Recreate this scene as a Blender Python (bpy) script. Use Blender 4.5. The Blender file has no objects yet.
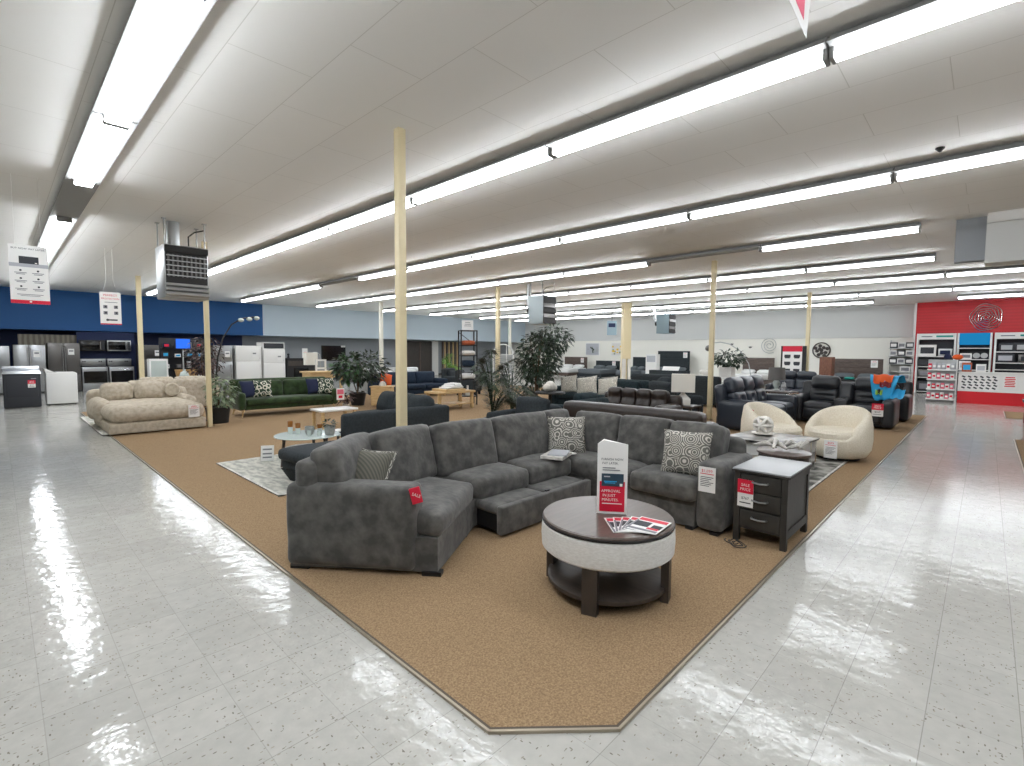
import bpy, bmesh, math, random
from mathutils import Vector, Matrix, noise
R = math.radians
sc = bpy.context.scene
COL = sc.collection
rnd = random.Random(7)

# ---------------------------------------------------------------- materials
def lin(c):
    out = []
    for v in c:
        v = v / 255.0
        out.append(v / 12.92 if v <= .04045 else ((v + .055) / 1.055) ** 2.4)
    return (out[0], out[1], out[2], 1.0)

class NT:
    def __init__(s, m): s.t = m.node_tree; s.n = s.t.nodes; s.l = s.t.links
    def add(s, typ, **kw):
        n = s.n.new(typ)
        for k, v in kw.items():
            if k.startswith('i_'): n.inputs[k[2:]].default_value = v
            else: setattr(n, k, v)
        return n
    def link(s, a, b): s.l.new(a, b)

def mat(name, rgb, rough=.6, metal=0., spec=.5, var=0., vscale=6., bump=0., bscale=40., sheen=0., rgb2=None, coat=0., detail=3., stretch=None, lo=.35, hi=.65):
    m = bpy.data.materials.new(name); m.use_nodes = True
    k = NT(m); b = k.n['Principled BSDF']
    b.inputs['Base Color'].default_value = lin(rgb)
    b.inputs['Roughness'].default_value = rough
    b.inputs['Metallic'].default_value = metal
    b.inputs['Specular IOR Level'].default_value = spec
    b.inputs['Sheen Weight'].default_value = sheen
    b.inputs['Coat Weight'].default_value = coat
    tc = None
    if var or rgb2 or bump:
        tc = k.add('ShaderNodeTexCoord'); src = tc.outputs['Object']
        if stretch:
            mp = k.add('ShaderNodeMapping'); mp.inputs['Scale'].default_value = stretch
            k.link(src, mp.inputs['Vector']); src = mp.outputs['Vector']
    if var or rgb2:
        nz = k.add('ShaderNodeTexNoise'); nz.inputs['Scale'].default_value = vscale; nz.inputs['Detail'].default_value = detail
        k.link(src, nz.inputs['Vector'])
        rp = k.add('ShaderNodeValToRGB')
        c1 = lin(rgb); c2 = lin(rgb2) if rgb2 else tuple(min(1, v * (1 + var)) for v in c1[:3]) + (1,)
        if not rgb2: c1 = tuple(v * (1 - var) for v in c1[:3]) + (1,)
        rp.color_ramp.elements[0].position = lo; rp.color_ramp.elements[0].color = c1
        rp.color_ramp.elements[1].position = hi; rp.color_ramp.elements[1].color = c2
        k.link(nz.outputs['Fac'], rp.inputs['Fac']); k.link(rp.outputs['Color'], b.inputs['Base Color'])
    if bump:
        n2 = k.add('ShaderNodeTexNoise'); n2.inputs['Scale'].default_value = bscale; n2.inputs['Detail'].default_value = 2
        k.link(src, n2.inputs['Vector'])
        bp = k.add('ShaderNodeBump'); bp.inputs['Strength'].default_value = bump; bp.inputs['Distance'].default_value = .01
        k.link(n2.outputs['Fac'], bp.inputs['Height']); k.link(bp.outputs['Normal'], b.inputs['Normal'])
    return m

def emit(name, rgb, s):
    m = bpy.data.materials.new(name); m.use_nodes = True
    k = NT(m); k.n.clear()
    e = k.add('ShaderNodeEmission'); e.inputs['Color'].default_value = lin(rgb); e.inputs['Strength'].default_value = s
    o = k.add('ShaderNodeOutputMaterial'); k.link(e.outputs[0], o.inputs[0]); return m

def glass(name, rgb=(235, 242, 240), rough=.02):
    m = bpy.data.materials.new(name); m.use_nodes = True
    b = m.node_tree.nodes['Principled BSDF']
    b.inputs['Base Color'].default_value = lin(rgb); b.inputs['Transmission Weight'].default_value = 1.
    b.inputs['Roughness'].default_value = rough; b.inputs['IOR'].default_value = 1.45
    return m

def floor_mat():
    m = bpy.data.materials.new('vinyl_tile'); m.use_nodes = True
    k = NT(m); b = k.n['Principled BSDF']
    tc = k.add('ShaderNodeTexCoord'); sx = k.add('ShaderNodeSeparateXYZ'); k.link(tc.outputs['Object'], sx.inputs[0])
    def mth(op, a, bb=None):
        n = k.add('ShaderNodeMath', operation=op)
        for i, v in enumerate((a, bb)):
            if v is None: continue
            if isinstance(v, (int, float)): n.inputs[i].default_value = v
            else: k.link(v, n.inputs[i])
        return n.outputs[0]
    masks = []; idx = []
    for ax, off in (('X', .075), ('Y', .12)):
        q = mth('DIVIDE', mth('SUBTRACT', sx.outputs[ax], off), .305)
        f = mth('FRACT', q); idx.append(mth('FLOOR', q))
        d = mth('MINIMUM', f, mth('SUBTRACT', 1., f))
        masks.append(mth('MULTIPLY', mth('LESS_THAN', d, .006), .5 if ax == 'X' else .95))
    g = mth('MAXIMUM', masks[0], masks[1])
    cv = k.add('ShaderNodeCombineXYZ'); k.link(idx[0], cv.inputs[0]); k.link(idx[1], cv.inputs[1])
    wn = k.add('ShaderNodeTexWhiteNoise', noise_dimensions='3D'); k.link(cv.outputs[0], wn.inputs['Vector'])
    # flecks: small elongated chips, each tile turned a quarter
    def chips(scale, sx_, sy_, thr, rz):
        mp = k.add('ShaderNodeMapping'); mp.inputs['Scale'].default_value = (sx_, sy_, 1); mp.inputs['Rotation'].default_value = (0, 0, rz)
        k.link(tc.outputs['Object'], mp.inputs['Vector'])
        vo = k.add('ShaderNodeTexVoronoi'); vo.inputs['Scale'].default_value = scale; k.link(mp.outputs[0], vo.inputs['Vector'])
        near = mth('LESS_THAN', vo.outputs['Distance'], thr)
        s2 = k.add('ShaderNodeSeparateColor'); k.link(vo.outputs['Color'], s2.inputs[0])
        return mth('MULTIPLY', near, mth('GREATER_THAN', s2.outputs[0], .62)), s2.outputs[1]
    c1, t1 = chips(26, 1, 2.6, .2, .6); c2, t2 = chips(24, 2.4, 1, .19, .9)
    chip = mth('MAXIMUM', c1, c2)
    base = k.add('ShaderNodeMixRGB'); base.inputs[1].default_value = lin((190, 188, 181)); base.inputs[2].default_value = lin((198, 196, 189)); k.link(wn.outputs['Value'], base.inputs[0])
    nz = k.add('ShaderNodeTexNoise'); nz.inputs['Scale'].default_value = 14; nz.inputs['Detail'].default_value = 4; k.link(tc.outputs['Object'], nz.inputs['Vector'])
    mx0 = k.add('ShaderNodeMixRGB', blend_type='MULTIPLY'); mx0.inputs[0].default_value = .25
    k.link(base.outputs[0], mx0.inputs[1]); k.link(nz.outputs['Fac'], mx0.inputs[2])
    chc = k.add('ShaderNodeMixRGB'); chc.inputs[1].default_value = lin((120, 116, 108)); chc.inputs[2].default_value = lin((165, 158, 146)); k.link(t1, chc.inputs[0])
    mx = k.add('ShaderNodeMixRGB'); k.link(chip, mx.inputs[0]); k.link(mx0.outputs[0], mx.inputs[1]); k.link(chc.outputs[0], mx.inputs[2])
    mg = k.add('ShaderNodeMixRGB'); k.link(g, mg.inputs[0]); k.link(mx.outputs[0], mg.inputs[1]); mg.inputs[2].default_value = lin((152, 150, 144))
    k.link(mg.outputs[0], b.inputs['Base Color'])
    b.inputs['Roughness'].default_value = .105; b.inputs['Specular IOR Level'].default_value = .32
    # slight waviness of waxed tiles
    n1 = k.add('ShaderNodeTexNoise'); n1.inputs['Scale'].default_value = 9.; n1.inputs['Detail'].default_value = 3.; k.link(tc.outputs['Object'], n1.inputs['Vector'])
    bp = k.add('ShaderNodeBump'); bp.inputs['Strength'].default_value = .3; bp.inputs['Distance'].default_value = .012
    k.link(n1.outputs['Fac'], bp.inputs['Height']); k.link(bp.outputs[0], b.inputs['Normal'])
    return m

def ceiling_mat():
    m = bpy.data.materials.new('ceiling_panel'); m.use_nodes = True
    k = NT(m); b = k.n['Principled BSDF']
    tc = k.add('ShaderNodeTexCoord'); mp = k.add('ShaderNodeMapping'); mp.inputs['Rotation'].default_value = (0, 0, R(90)); mp.inputs['Location'].default_value = (.3, .62, 0)
    k.link(tc.outputs['Object'], mp.inputs['Vector'])
    br = k.add('ShaderNodeTexBrick'); br.offset = .5
    br.inputs['Scale'].default_value = 1; br.inputs['Brick Width'].default_value = 1.22; br.inputs['Row Height'].default_value = .61
    br.inputs['Mortar Size'].default_value = .0035; br.inputs['Mortar Smooth'].default_value = .2
    br.inputs['Color1'].default_value = lin((246, 245, 242)); br.inputs['Color2'].default_value = lin((244, 243, 240)); br.inputs['Mortar'].default_value = lin((220, 218, 213))
    k.link(mp.outputs[0], br.inputs['Vector']); k.link(br.outputs['Color'], b.inputs['Base Color'])
    b.inputs['Roughness'].default_value = .7
    return m

def stripe_mat(name, c1, c2, scale, axis='Z', rough=.5, soft=.02, dist=0.):
    m = bpy.data.materials.new(name); m.use_nodes = True
    k = NT(m); b = k.n['Principled BSDF']; tc = k.add('ShaderNodeTexCoord')
    w = k.add('ShaderNodeTexWave', bands_direction=axis); w.inputs['Scale'].default_value = scale; w.inputs['Distortion'].default_value = dist
    k.link(tc.outputs['Object'], w.inputs['Vector'])
    rp = k.add('ShaderNodeValToRGB'); rp.color_ramp.elements[0].position = .5 - soft; rp.color_ramp.elements[0].color = lin(c1)
    rp.color_ramp.elements[1].position = .5 + soft; rp.color_ramp.elements[1].color = lin(c2)
    k.link(w.outputs['Fac'], rp.inputs[0]); k.link(rp.outputs[0], b.inputs['Base Color']); b.inputs['Roughness'].default_value = rough
    return m

def swirl_mat(name, c1, c2, scale=9., ring=30.):
    """scrolling arcs: rings round voronoi cells"""
    m = bpy.data.materials.new(name); m.use_nodes = True
    k = NT(m); b = k.n['Principled BSDF']; tc = k.add('ShaderNodeTexCoord')
    vo = k.add('ShaderNodeTexVoronoi'); vo.inputs['Scale'].default_value = scale; k.link(tc.outputs['Object'], vo.inputs['Vector'])
    a = k.add('ShaderNodeMath', operation='MULTIPLY'); a.inputs[1].default_value = ring; k.link(vo.outputs['Distance'], a.inputs[0])
    s = k.add('ShaderNodeMath', operation='SINE'); k.link(a.outputs[0], s.inputs[0])
    rp = k.add('ShaderNodeValToRGB'); rp.color_ramp.elements[0].position = .3; rp.color_ramp.elements[0].color = lin(c1)
    rp.color_ramp.elements[1].position = .55; rp.color_ramp.elements[1].color = lin(c2)
    k.link(s.outputs[0], rp.inputs[0]); k.link(rp.outputs[0], b.inputs['Base Color']); b.inputs['Roughness'].default_value = .85
    return m

M = {}
M['floor'] = floor_mat(); M['ceil'] = ceiling_mat()
M['carpet'] = mat('carpet_brown', (131, 107, 81), .95, spec=.1, rgb2=(173, 147, 115), vscale=110, detail=6, bump=.5, bscale=160, lo=.3, hi=.72)
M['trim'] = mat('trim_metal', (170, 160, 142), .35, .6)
M['trimdk'] = mat('trim_shadow', (82, 72, 60), .7)  # dark line running beside the metal carpet trim
M['navywall'] = mat('wall_deep_blue', (8, 80, 140), .55)
M['navydark'] = mat('wall_navy', (12, 34, 78), .6)
M['skywall'] = mat('wall_pale_blue', (198, 212, 222), .6)
M['greywall'] = mat('wall_grey', (150, 154, 158), .7)
M['bandgrey'] = mat('wall_band_grey', (208, 209, 207), .7)
M['cream'] = mat('wall_cream', (238, 236, 227), .7)
M['whitewall'] = mat('wall_white', (224, 222, 216), .7)
M['redwall'] = stripe_mat('red_boards', (206, 14, 28), (196, 12, 25), 2.6, 'Z', .45, .4)
M['red'] = mat('red_paint', (208, 16, 32), .45)
M['darkred'] = mat('dark_red', (120, 14, 28), .6)
M['crimson'] = mat('crimson_print', (214, 20, 56), .5)
M['white'] = mat('white_enamel', (232, 231, 228), .35)
M['paper'] = mat('paper_white', (236, 235, 232), .55)
M['ink'] = mat('ink_dark', (44, 46, 52), .6)
M['inkgrey'] = mat('ink_grey', (128, 128, 134), .6)
M['greycard'] = mat('card_grey', (178, 180, 186), .6)
M['housing'] = mat('light_housing', (142, 142, 140), .5)
M['tube'] = emit('lamp_tube', (244, 249, 255), 24.)
M['tubedim'] = mat('tube_off', (226, 226, 222), .3)
M['post'] = mat('post_cream', (228, 213, 174), .45)
M['postwhite'] = mat('post_white', (226, 222, 208), .45)
M['steel'] = mat('stainless', (168, 170, 172), .28, .9)
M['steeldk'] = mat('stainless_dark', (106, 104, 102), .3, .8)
M['galv'] = mat('galvanized', (176, 178, 178), .35, .7)
M['heatergrey'] = mat('heater_grey_enamel', (150, 160, 162), .4)
M['heaterblue'] = mat('heater_blue_enamel', (132, 152, 162), .4)
M['heaterdk'] = mat('heater_dark', (34, 32, 31), .6)
M['black'] = mat('black_matte', (20, 20, 22), .5)
M['blackgl'] = mat('black_gloss', (12, 12, 14), .12)
M['chrome'] = mat('chrome', (214, 214, 216), .12, 1.)
M['velvet'] = mat('grey_velvet', (72, 71, 69), .8, spec=.25, rgb2=(108, 106, 102), vscale=10, detail=5, bump=.35, bscale=26, sheen=.25, lo=.38, hi=.75)
M['slate'] = mat('slate_fabric', (51, 56, 59), .85, spec=.2, var=.15, vscale=30, bump=.2, bscale=200)
M['navyfab'] = mat('navy_fabric', (38, 50, 66), .85, spec=.2, var=.15, vscale=20)
M['tealdk'] = mat('dark_teal_fabric', (38, 50, 54), .8, spec=.2, var=.2, vscale=20)
M['bluefab'] = mat('royal_blue_fabric', (22, 32, 66), .8)
M['green'] = mat('green_velvet', (40, 54, 32), .8, spec=.2, rgb2=(56, 76, 44), vscale=8, sheen=.2)
M['beige'] = mat('beige_chenille', (176, 164, 146), .9, spec=.15, rgb2=(200, 190, 173), vscale=14, detail=5, bump=.4, bscale=120)
M['boucle'] = mat('cream_boucle', (222, 212, 192), .95, spec=.1, rgb2=(236, 228, 212), vscale=60, bump=.5, bscale=140)
M['leather'] = mat('black_leather', (34, 36, 40), .36, spec=.5, bump=.2, bscale=30)
M['leatherblue'] = mat('blue_black_leather', (42, 48, 58), .33, spec=.6, bump=.2, bscale=25)
M['brownleather'] = mat('brown_leather', (42, 33, 28), .34, spec=.5, var=.2, vscale=8, bump=.25, bscale=25)
M['walnut'] = mat('walnut_top', (84, 72, 66), .28, rgb2=(96, 83, 76), vscale=5, detail=5, stretch=(1, 9, 1))
M['espresso'] = mat('espresso_wood', (52, 46, 42), .42, rgb2=(66, 58, 53), vscale=5, detail=5, stretch=(9, 1, 1))
M['greywood'] = mat('charcoal_wood', (46, 44, 41), .5, spec=.35, rgb2=(60, 57, 53), vscale=6, detail=5, stretch=(1, 8, 1))
M['oak'] = mat('oak_wood', (196, 162, 112), .5, rgb2=(214, 184, 136), vscale=6, stretch=(1, 1, 8))
M['redwood'] = mat('reddish_wood', (104, 66, 50), .45, rgb2=(132, 88, 68), vscale=8, stretch=(8, 8, 1))
M['brownwood'] = mat('brown_wood', (74, 62, 56), .5, rgb2=(96, 82, 74), vscale=6, stretch=(1, 1, 10))
M['barn'] = stripe_mat('weathered_boards', (112, 106, 96), (140, 134, 122), 2.2, 'X', .8, .2, 2.)
M['linen'] = mat('oatmeal_linen', (214, 211, 206), .9, rgb2=(228, 226, 222), vscale=40, bump=.3, bscale=160, stretch=(1, 1, 3))
M['glossgrey'] = mat('gloss_grey_top', (158, 160, 162), .3)
M['marble'] = mat('grey_marble', (84, 82, 80), .28, rgb2=(158, 155, 150), vscale=5, detail=9, lo=.4, hi=.62)
M['rugmarl'] = mat('pale_rug', (166, 166, 158), .95, spec=.1, rgb2=(206, 204, 194), vscale=6, detail=8, lo=.4, hi=.58, stretch=(2.5, 1, 1))
M['rugdark'] = mat('marbled_rug', (92, 92, 88), .95, spec=.1, rgb2=(176, 174, 166), vscale=4, detail=9, lo=.42, hi=.6)
M['swirl'] = swirl_mat('scroll_pattern', (104, 102, 96), (200, 196, 186), 10., 38.)
M['stripecush'] = stripe_mat('ribbed_grey', (80, 79, 70), (104, 101, 91), 18, 'X', .8, .2)
M['leafpat'] = swirl_mat('leaf_pattern', (48, 66, 52), (224, 222, 208), 9., 16.)
M['floralpat'] = swirl_mat('floral_pattern', (172, 168, 158), (234, 230, 218), 14., 24.)
M['leaf'] = mat('leaf_green', (40, 78, 40), .4, rgb2=(70, 112, 62), vscale=5)
M['leafdk'] = mat('leaf_dark', (30, 42, 31), .4, rgb2=(62, 80, 60), vscale=6)
M['leafpale'] = mat('leaf_pale', (92, 116, 84), .45, rgb2=(160, 172, 142), vscale=5)
M['leafred'] = mat('leaf_maroon', (48, 30, 30), .45, rgb2=(84, 58, 52), vscale=6)
M['leafbright'] = mat('leaf_bright', (90, 140, 50), .4, rgb2=(140, 176, 82), vscale=5)
M['bark'] = mat('bark', (98, 80, 62), .8, var=.3, vscale=20)
M['soil'] = mat('soil', (44, 36, 30), .9)
M['ceramicw'] = mat('white_ceramic', (226, 222, 214), .25)
M['ceramicg'] = mat('grey_ceramic', (150, 152, 148), .5, var=.15, vscale=20)
M['drift'] = mat('driftwood_pale', (204, 201, 194), .8, var=.2, vscale=14)
M['orange'] = mat('orange_fabric', (216, 88, 30), .85)
M['rust'] = mat('rust_fabric', (176, 92, 60), .85, var=.2, vscale=20)
M['teal'] = mat('teal_cloth', (40, 150, 140), .8)
M['cyan'] = mat('cyan_print', (40, 160, 214), .7)
M['lime'] = mat('lime_print', (150, 196, 72), .7)
M['yellow'] = mat('yellow_print', (236, 196, 60), .7)
M['amber'] = mat('amber_glass', (150, 98, 50), .2)
M['glass'] = glass('clear_glass')
M['paleglass'] = mat('pale_tinted_plastic', (190, 200, 196), .12)
M['screen'] = emit('screen_blue', (50, 110, 230), 1.0)
M['bluesky'] = emit('backlit_blue', (40, 150, 214), .55)
M['mattress'] = mat('mattress_white', (224, 224, 222), .8)
M['bedding'] = mat('bedding_grey', (92, 98, 102), .85)
M['shade'] = mat('lamp_shade_white', (226, 222, 212), .8)
M['shadegrey'] = mat('lamp_shade_grey', (104, 102, 100), .8)
M['basket'] = mat('wicker', (180, 140, 88), .8, var=.3, vscale=60)
M['pink'] = mat('pink_print', (222, 110, 130), .7)

# ---------------------------------------------------------------- mesh builder
_txt = {}
def text_geo(s):
    if s not in _txt:
        cu = bpy.data.curves.new('txt', 'FONT'); cu.body = s; cu.align_x = 'CENTER'; cu.size = 1; cu.resolution_u = 2
        o = bpy.data.objects.new('txt', cu); COL.objects.link(o)
        bpy.context.view_layer.update()
        me = bpy.data.meshes.new_from_object(o.evaluated_get(bpy.context.evaluated_depsgraph_get()))
        _txt[s] = ([v.co.copy() for v in me.vertices], [tuple(p.vertices) for p in me.polygons])
        bpy.data.objects.remove(o); bpy.data.curves.remove(cu); bpy.data.meshes.remove(me)
    return _txt[s]

class MB:
    def __init__(s): s.v = []; s.f = []; s.m = []; s.mi = 0; s.X = None
    def use(s, i): s.mi = i; return s
    def add(s, vs, fs):
        n = len(s.v)
        if s.X is not None: vs = [s.X @ Vector(v) for v in vs]
        s.v += [tuple(v) for v in vs]; s.f += [tuple(i + n for i in f) for f in fs]; s.m += [s.mi] * len(fs); return s
    def box(s, c, d, r=None, rot=None):
        """box, centre c, full size d, optional bevel r, optional rotation matrix"""
        if r: return s.pad(c, d, r, 0, 3, rot)
        x, y, z = d[0] / 2, d[1] / 2, d[2] / 2
        vs = [Vector((a * x, b * y, e * z)) for e in (-1, 1) for b in (-1, 1) for a in (-1, 1)]
        if rot is not None: vs = [rot @ v for v in vs]
        vs = [v + Vector(c) for v in vs]
        return s.add(vs, [(0, 2, 3, 1), (4, 5, 7, 6), (0, 1, 5, 4), (2, 6, 7, 3), (0, 4, 6, 2), (1, 3, 7, 5)])
    def span(s, a, b, r=None):
        return s.box([(p + q) / 2 for p, q in zip(a, b)], [abs(q - p) for p, q in zip(a, b)], r)
    def pad(s, c, d, r, puff=0., n=8, rot=None, wr=0., quad=None, seed=0., fn=None):
        """rounded, puffed block. quad: 4 xy corners (front-left, front-right, back-right, back-left) the footprint is mapped to"""
        h = [q / 2 for q in d]; r = min(r, *h) * .999
        if n <= 3:
            e0 = [r / q for q in h]
            ts = []
            for a in range(3):
                k = 1 - e0[a]; ts.append([-1, -1 + e0[a] * .3, -k, k, 1 - e0[a] * .3, 1])
        else:
            ts = []
            for a in range(3):
                k = max(0., 1 - r / h[a]); e = r / h[a]
                mid = max(2, n)
                ts.append(sorted(set([-1, -1 + e * .3, 1, 1 - e * .3] + [round(-k + 2 * k * i / mid, 6) for i in range(mid + 1)])))
        idx = {}; vs = []
        def vert(i, j, k):
            key = (i, j, k)
            if key not in idx:
                u = (ts[0][i], ts[1][j], ts[2][k])
                p = [u[a] * h[a] for a in range(3)]
                inn = [max(-(h[a] - r), min(h[a] - r, p[a])) for a in range(3)]
                dv = Vector([p[a] - inn[a] for a in range(3)])
                if dv.length > 1e-9: dv = dv.normalized() * r
                q = Vector(inn) + dv
                if puff:
                    pf = puff if isinstance(puff, (tuple, list)) else (puff, puff, puff)
                    w = [1 - min(1, abs(t)) ** 2 for t in u]
                    q.x += pf[0] * u[0] * abs(u[0]) * w[1] * w[2]; q.y += pf[1] * u[1] * abs(u[1]) * w[0] * w[2]; q.z += pf[2] * u[2] * abs(u[2]) * w[0] * w[1]
                if wr:
                    nv = noise.noise_vector(Vector((q.x * 4 + seed, q.y * 4, q.z * 4 + c[0]))) + .5 * noise.noise_vector(Vector((q.x * 11 + seed, q.y * 11, q.z * 11)))
                    q += nv * wr
                if fn: q = fn(q, u)
                if quad:
                    a = q.x / d[0] + .5; b = q.y / d[1] + .5
                    A, B, C, D = [Vector((t[0], t[1])) for t in quad]
                    xy = (A * (1 - a) + B * a) * (1 - b) + (D * (1 - a) + C * a) * b
                    q = Vector((xy.x, xy.y, q.z + c[2]))
                else:
                    if rot is not None: q = rot @ q
                    q = q + Vector(c)
                idx[key] = len(vs); vs.append(q)
            return idx[key]
        N = [len(t) - 1 for t in ts]; fs = []
        for i in range(N[0]):
            for j in range(N[1]):
                fs.append((vert(i, j, 0), vert(i, j + 1, 0), vert(i + 1, j + 1, 0), vert(i + 1, j, 0)))
                fs.append((vert(i, j, N[2]), vert(i + 1, j, N[2]), vert(i + 1, j + 1, N[2]), vert(i, j + 1, N[2])))
        for i in range(N[0]):
            for k in range(N[2]):
                fs.append((vert(i, 0, k), vert(i + 1, 0, k), vert(i + 1, 0, k + 1), vert(i, 0, k + 1)))
                fs.append((vert(i, N[1], k), vert(i, N[1], k + 1), vert(i + 1, N[1], k + 1), vert(i + 1, N[1], k)))
        for j in range(N[1]):
            for k in range(N[2]):
                fs.append((vert(0, j, k), vert(0, j, k + 1), vert(0, j + 1, k + 1), vert(0, j + 1, k)))
                fs.append((vert(N[0], j, k), vert(N[0], j + 1, k), vert(N[0], j + 1, k + 1), vert(N[0], j, k + 1)))
        return s.add(vs, fs)
    def pillow(s, c, w, h, t, rot=None, n=12):
        """throw pillow in the local XZ plane, thickness along y"""
        vs = []; fs = []; idx = {}
        def P(i, j, sd):
            u = -1 + 2 * i / n; v = -1 + 2 * j / n
            edge = i in (0, n) or j in (0, n)
            key = (i, j, 0 if edge else sd)
            if key not in idx:
                px = u * w / 2 * (1 - .07 * (1 - v * v) * abs(u)); pz = v * h / 2 * (1 - .07 * (1 - u * u) * abs(v))
                th = 0 if edge else t / 2 * ((1 - abs(u) ** 2.2) * (1 - abs(v) ** 2.2)) ** .45
                q = Vector((px, sd * th, pz))
                if rot is not None: q = rot @ q
                idx[key] = len(vs); vs.append(q + Vector(c))
            return idx[key]
        for i in range(n):
            for j in range(n):
                fs.append((P(i, j, -1), P(i + 1, j, -1), P(i + 1, j + 1, -1), P(i, j + 1, -1)))
                fs.append((P(i, j, 1), P(i, j + 1, 1), P(i + 1, j + 1, 1), P(i + 1, j, 1)))
        return s.add(vs, fs)
    def lathe(s, prof, c=(0, 0, 0), n=24, sx=1., sy=1., cap=True, rot=None):
        vs = []; fs = []; m = len(prof)
        for i in range(n):
            a = 2 * math.pi * i / n
            for r, z in prof:
                q = Vector((r * math.cos(a) * sx, r * math.sin(a) * sy, z))
                if rot is not None: q = rot @ q
                vs.append(q + Vector(c))
        for i in range(n):
            j = (i + 1) % n
            for k in range(m - 1): fs.append((i * m + k, j * m + k, j * m + k + 1, i * m + k + 1))
        if cap:
            fs.append(tuple(i * m for i in reversed(range(n)))); fs.append(tuple(i * m + m - 1 for i in range(n)))
        return s.add(vs, fs)
    def cyl(s, p0, p1, r0, r1=None, n=12):
        r1 = r0 if r1 is None else r1
        return s.tube([p0, p1], [r0, r1], n)
    def tube(s, pts, r, n=8, closed=False):
        pts = [Vector(p) for p in pts]; m = len(pts)
        rs = r if isinstance(r, (list, tuple)) else [r] * m
        vs = []; fs = []; up = None
        for i, p in enumerate(pts):
            if closed: d = pts[(i + 1) % m] - pts[i - 1]
            else: d = pts[min(i + 1, m - 1)] - pts[max(i - 1, 0)]
            d = d.normalized() if d.length > 1e-9 else Vector((0, 0, 1))
            if up is None: up = Vector((0, 0, 1)) if abs(d.z) < .9 else Vector((1, 0, 0))
            x = d.cross(up).normalized(); up = x.cross(d).normalized()
            for k in range(n):
                a = 2 * math.pi * k / n
                vs.append(p + (x * math.cos(a) + up * math.sin(a)) * rs[i])
        for i in range(m if closed else m - 1):
            j = (i + 1) % m
            for k in range(n):
                l = (k + 1) % n
                fs.append((i * n + k, i * n + l, j * n + l, j * n + k))
        if not closed:
            fs.append(tuple(range(n))); fs.append(tuple(reversed(range((m - 1) * n, m * n))))
        return s.add(vs, fs)
    def prism(s, pts, z0, z1):
        n = len(pts); vs = [(x, y, z0) for x, y in pts] + [(x, y, z1) for x, y in pts]
        fs = [tuple(reversed(range(n))), tuple(range(n, 2 * n))] + [(i, (i + 1) % n, n + (i + 1) % n, n + i) for i in range(n)]
        return s.add(vs, fs)
    def ball(s, c, r, n=12, sx=1, sy=1, sz=1):
        prof = [(r * math.sin(math.pi * i / n), -r * sz * math.cos(math.pi * i / n)) for i in range(n + 1)]
        prof[0] = (r * .02, prof[0][1]); prof[-1] = (r * .02, prof[-1][1])
        return s.lathe(prof, c, n + 4, sx, sy)
    def text(s, body, size, c, rot, squash=1.):
        """flat lettering; rot maps text xy-plane into place"""
        vs, fs = text_geo(body)
        return s.add([rot @ Vector((v.x * size * squash, v.y * size, 0)) + Vector(c) for v in vs], fs)
    def leaf(s, p, d, L, w, nrm=None):
        d = Vector(d).normalized(); up = Vector(nrm) if nrm else Vector((0, 0, 1))
        x = d.cross(up)
        if x.length < 1e-4: x = Vector((1, 0, 0))
        x = x.normalized(); u2 = x.cross(d)
        p = Vector(p); mid = p + d * L * .45; tip = p + d * L - u2 * L * .12
        return s.add([p, mid + x * w / 2 + u2 * w * .12, tip, mid - x * w / 2 + u2 * w * .12, mid - u2 * w * .05], [(0, 4, 1), (1, 4, 2), (0, 3, 4), (3, 2, 4)])
    def build(s, name, mats, parent=None, off=None, smooth=True, angle=40):
        me = bpy.data.meshes.new(name)
        vs = s.v if off is None else [(v[0] - off[0], v[1] - off[1], v[2] - off[2]) for v in s.v]
        me.from_pydata(vs, [], s.f)
        if not isinstance(mats, (list, tuple)): mats = [mats]
        for m in mats: me.materials.append(M[m] if isinstance(m, str) else m)
        if len(mats) > 1: me.polygons.foreach_set('material_index', s.m)
        bm = bmesh.new(); bm.from_mesh(me)
        bmesh.ops.recalc_face_normals(bm, faces=bm.faces)
        if smooth:
            for f in bm.faces: f.smooth = True
            for e in bm.edges:
                if len(e.link_faces) == 2 and e.calc_face_angle(0) > R(angle): e.smooth = False
        bm.to_mesh(me); bm.free(); me.update()
        o = bpy.data.objects.new(name, me); COL.objects.link(o)
        if parent: o.parent = parent
        return o

def RZ(a): return Matrix.Rotation(R(a), 3, 'Z')
def RX(a): return Matrix.Rotation(R(a), 3, 'X')
def RY(a): return Matrix.Rotation(R(a), 3, 'Y')
WALL = RX(90)                                   # text facing -Y

def tag(o, label, cat, group=None, kind=None):
    if label: o['label'] = label
    if cat: o['category'] = cat
    if group: o['group'] = group
    if kind: o['kind'] = kind
    return o
def thing(name, label, cat, loc=(0, 0, 0), rz=0, group=None):
    o = bpy.data.objects.new(name, None); COL.objects.link(o); o.empty_display_size = .1
    o.location = loc; o.rotation_euler = (0, 0, R(rz)); return tag(o, label, cat, group)
def struct(name, mb, m, smooth=False):
    o = mb.build(name, m, smooth=smooth); o['kind'] = 'structure'; return o
def one(name, label, cat, mb, m, loc=(0, 0, 0), rz=0, group=None, **kw):
    o = mb.build(name, m, **kw); o.location = loc; o.rotation_euler = (0, 0, R(rz)); return tag(o, label, cat, group)
def dup(root, label, loc, rz=None, group=None):
    r = root.copy(); COL.objects.link(r); r.location = loc
    if rz is not None: r.rotation_euler = (0, 0, R(rz))
    r['label'] = label
    if group: r['group'] = group
    for ch in list(root.children):
        c = ch.copy(); COL.objects.link(c); c.parent = r
        for g in ch.children:
            d = g.copy(); COL.objects.link(d); d.parent = c
    return r
ORD = ['first', 'second', 'third', 'fourth', 'fifth', 'sixth', 'seventh', 'eighth', 'ninth', 'tenth', 'eleventh', 'twelfth', 'thirteenth', 'fourteenth']
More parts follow.
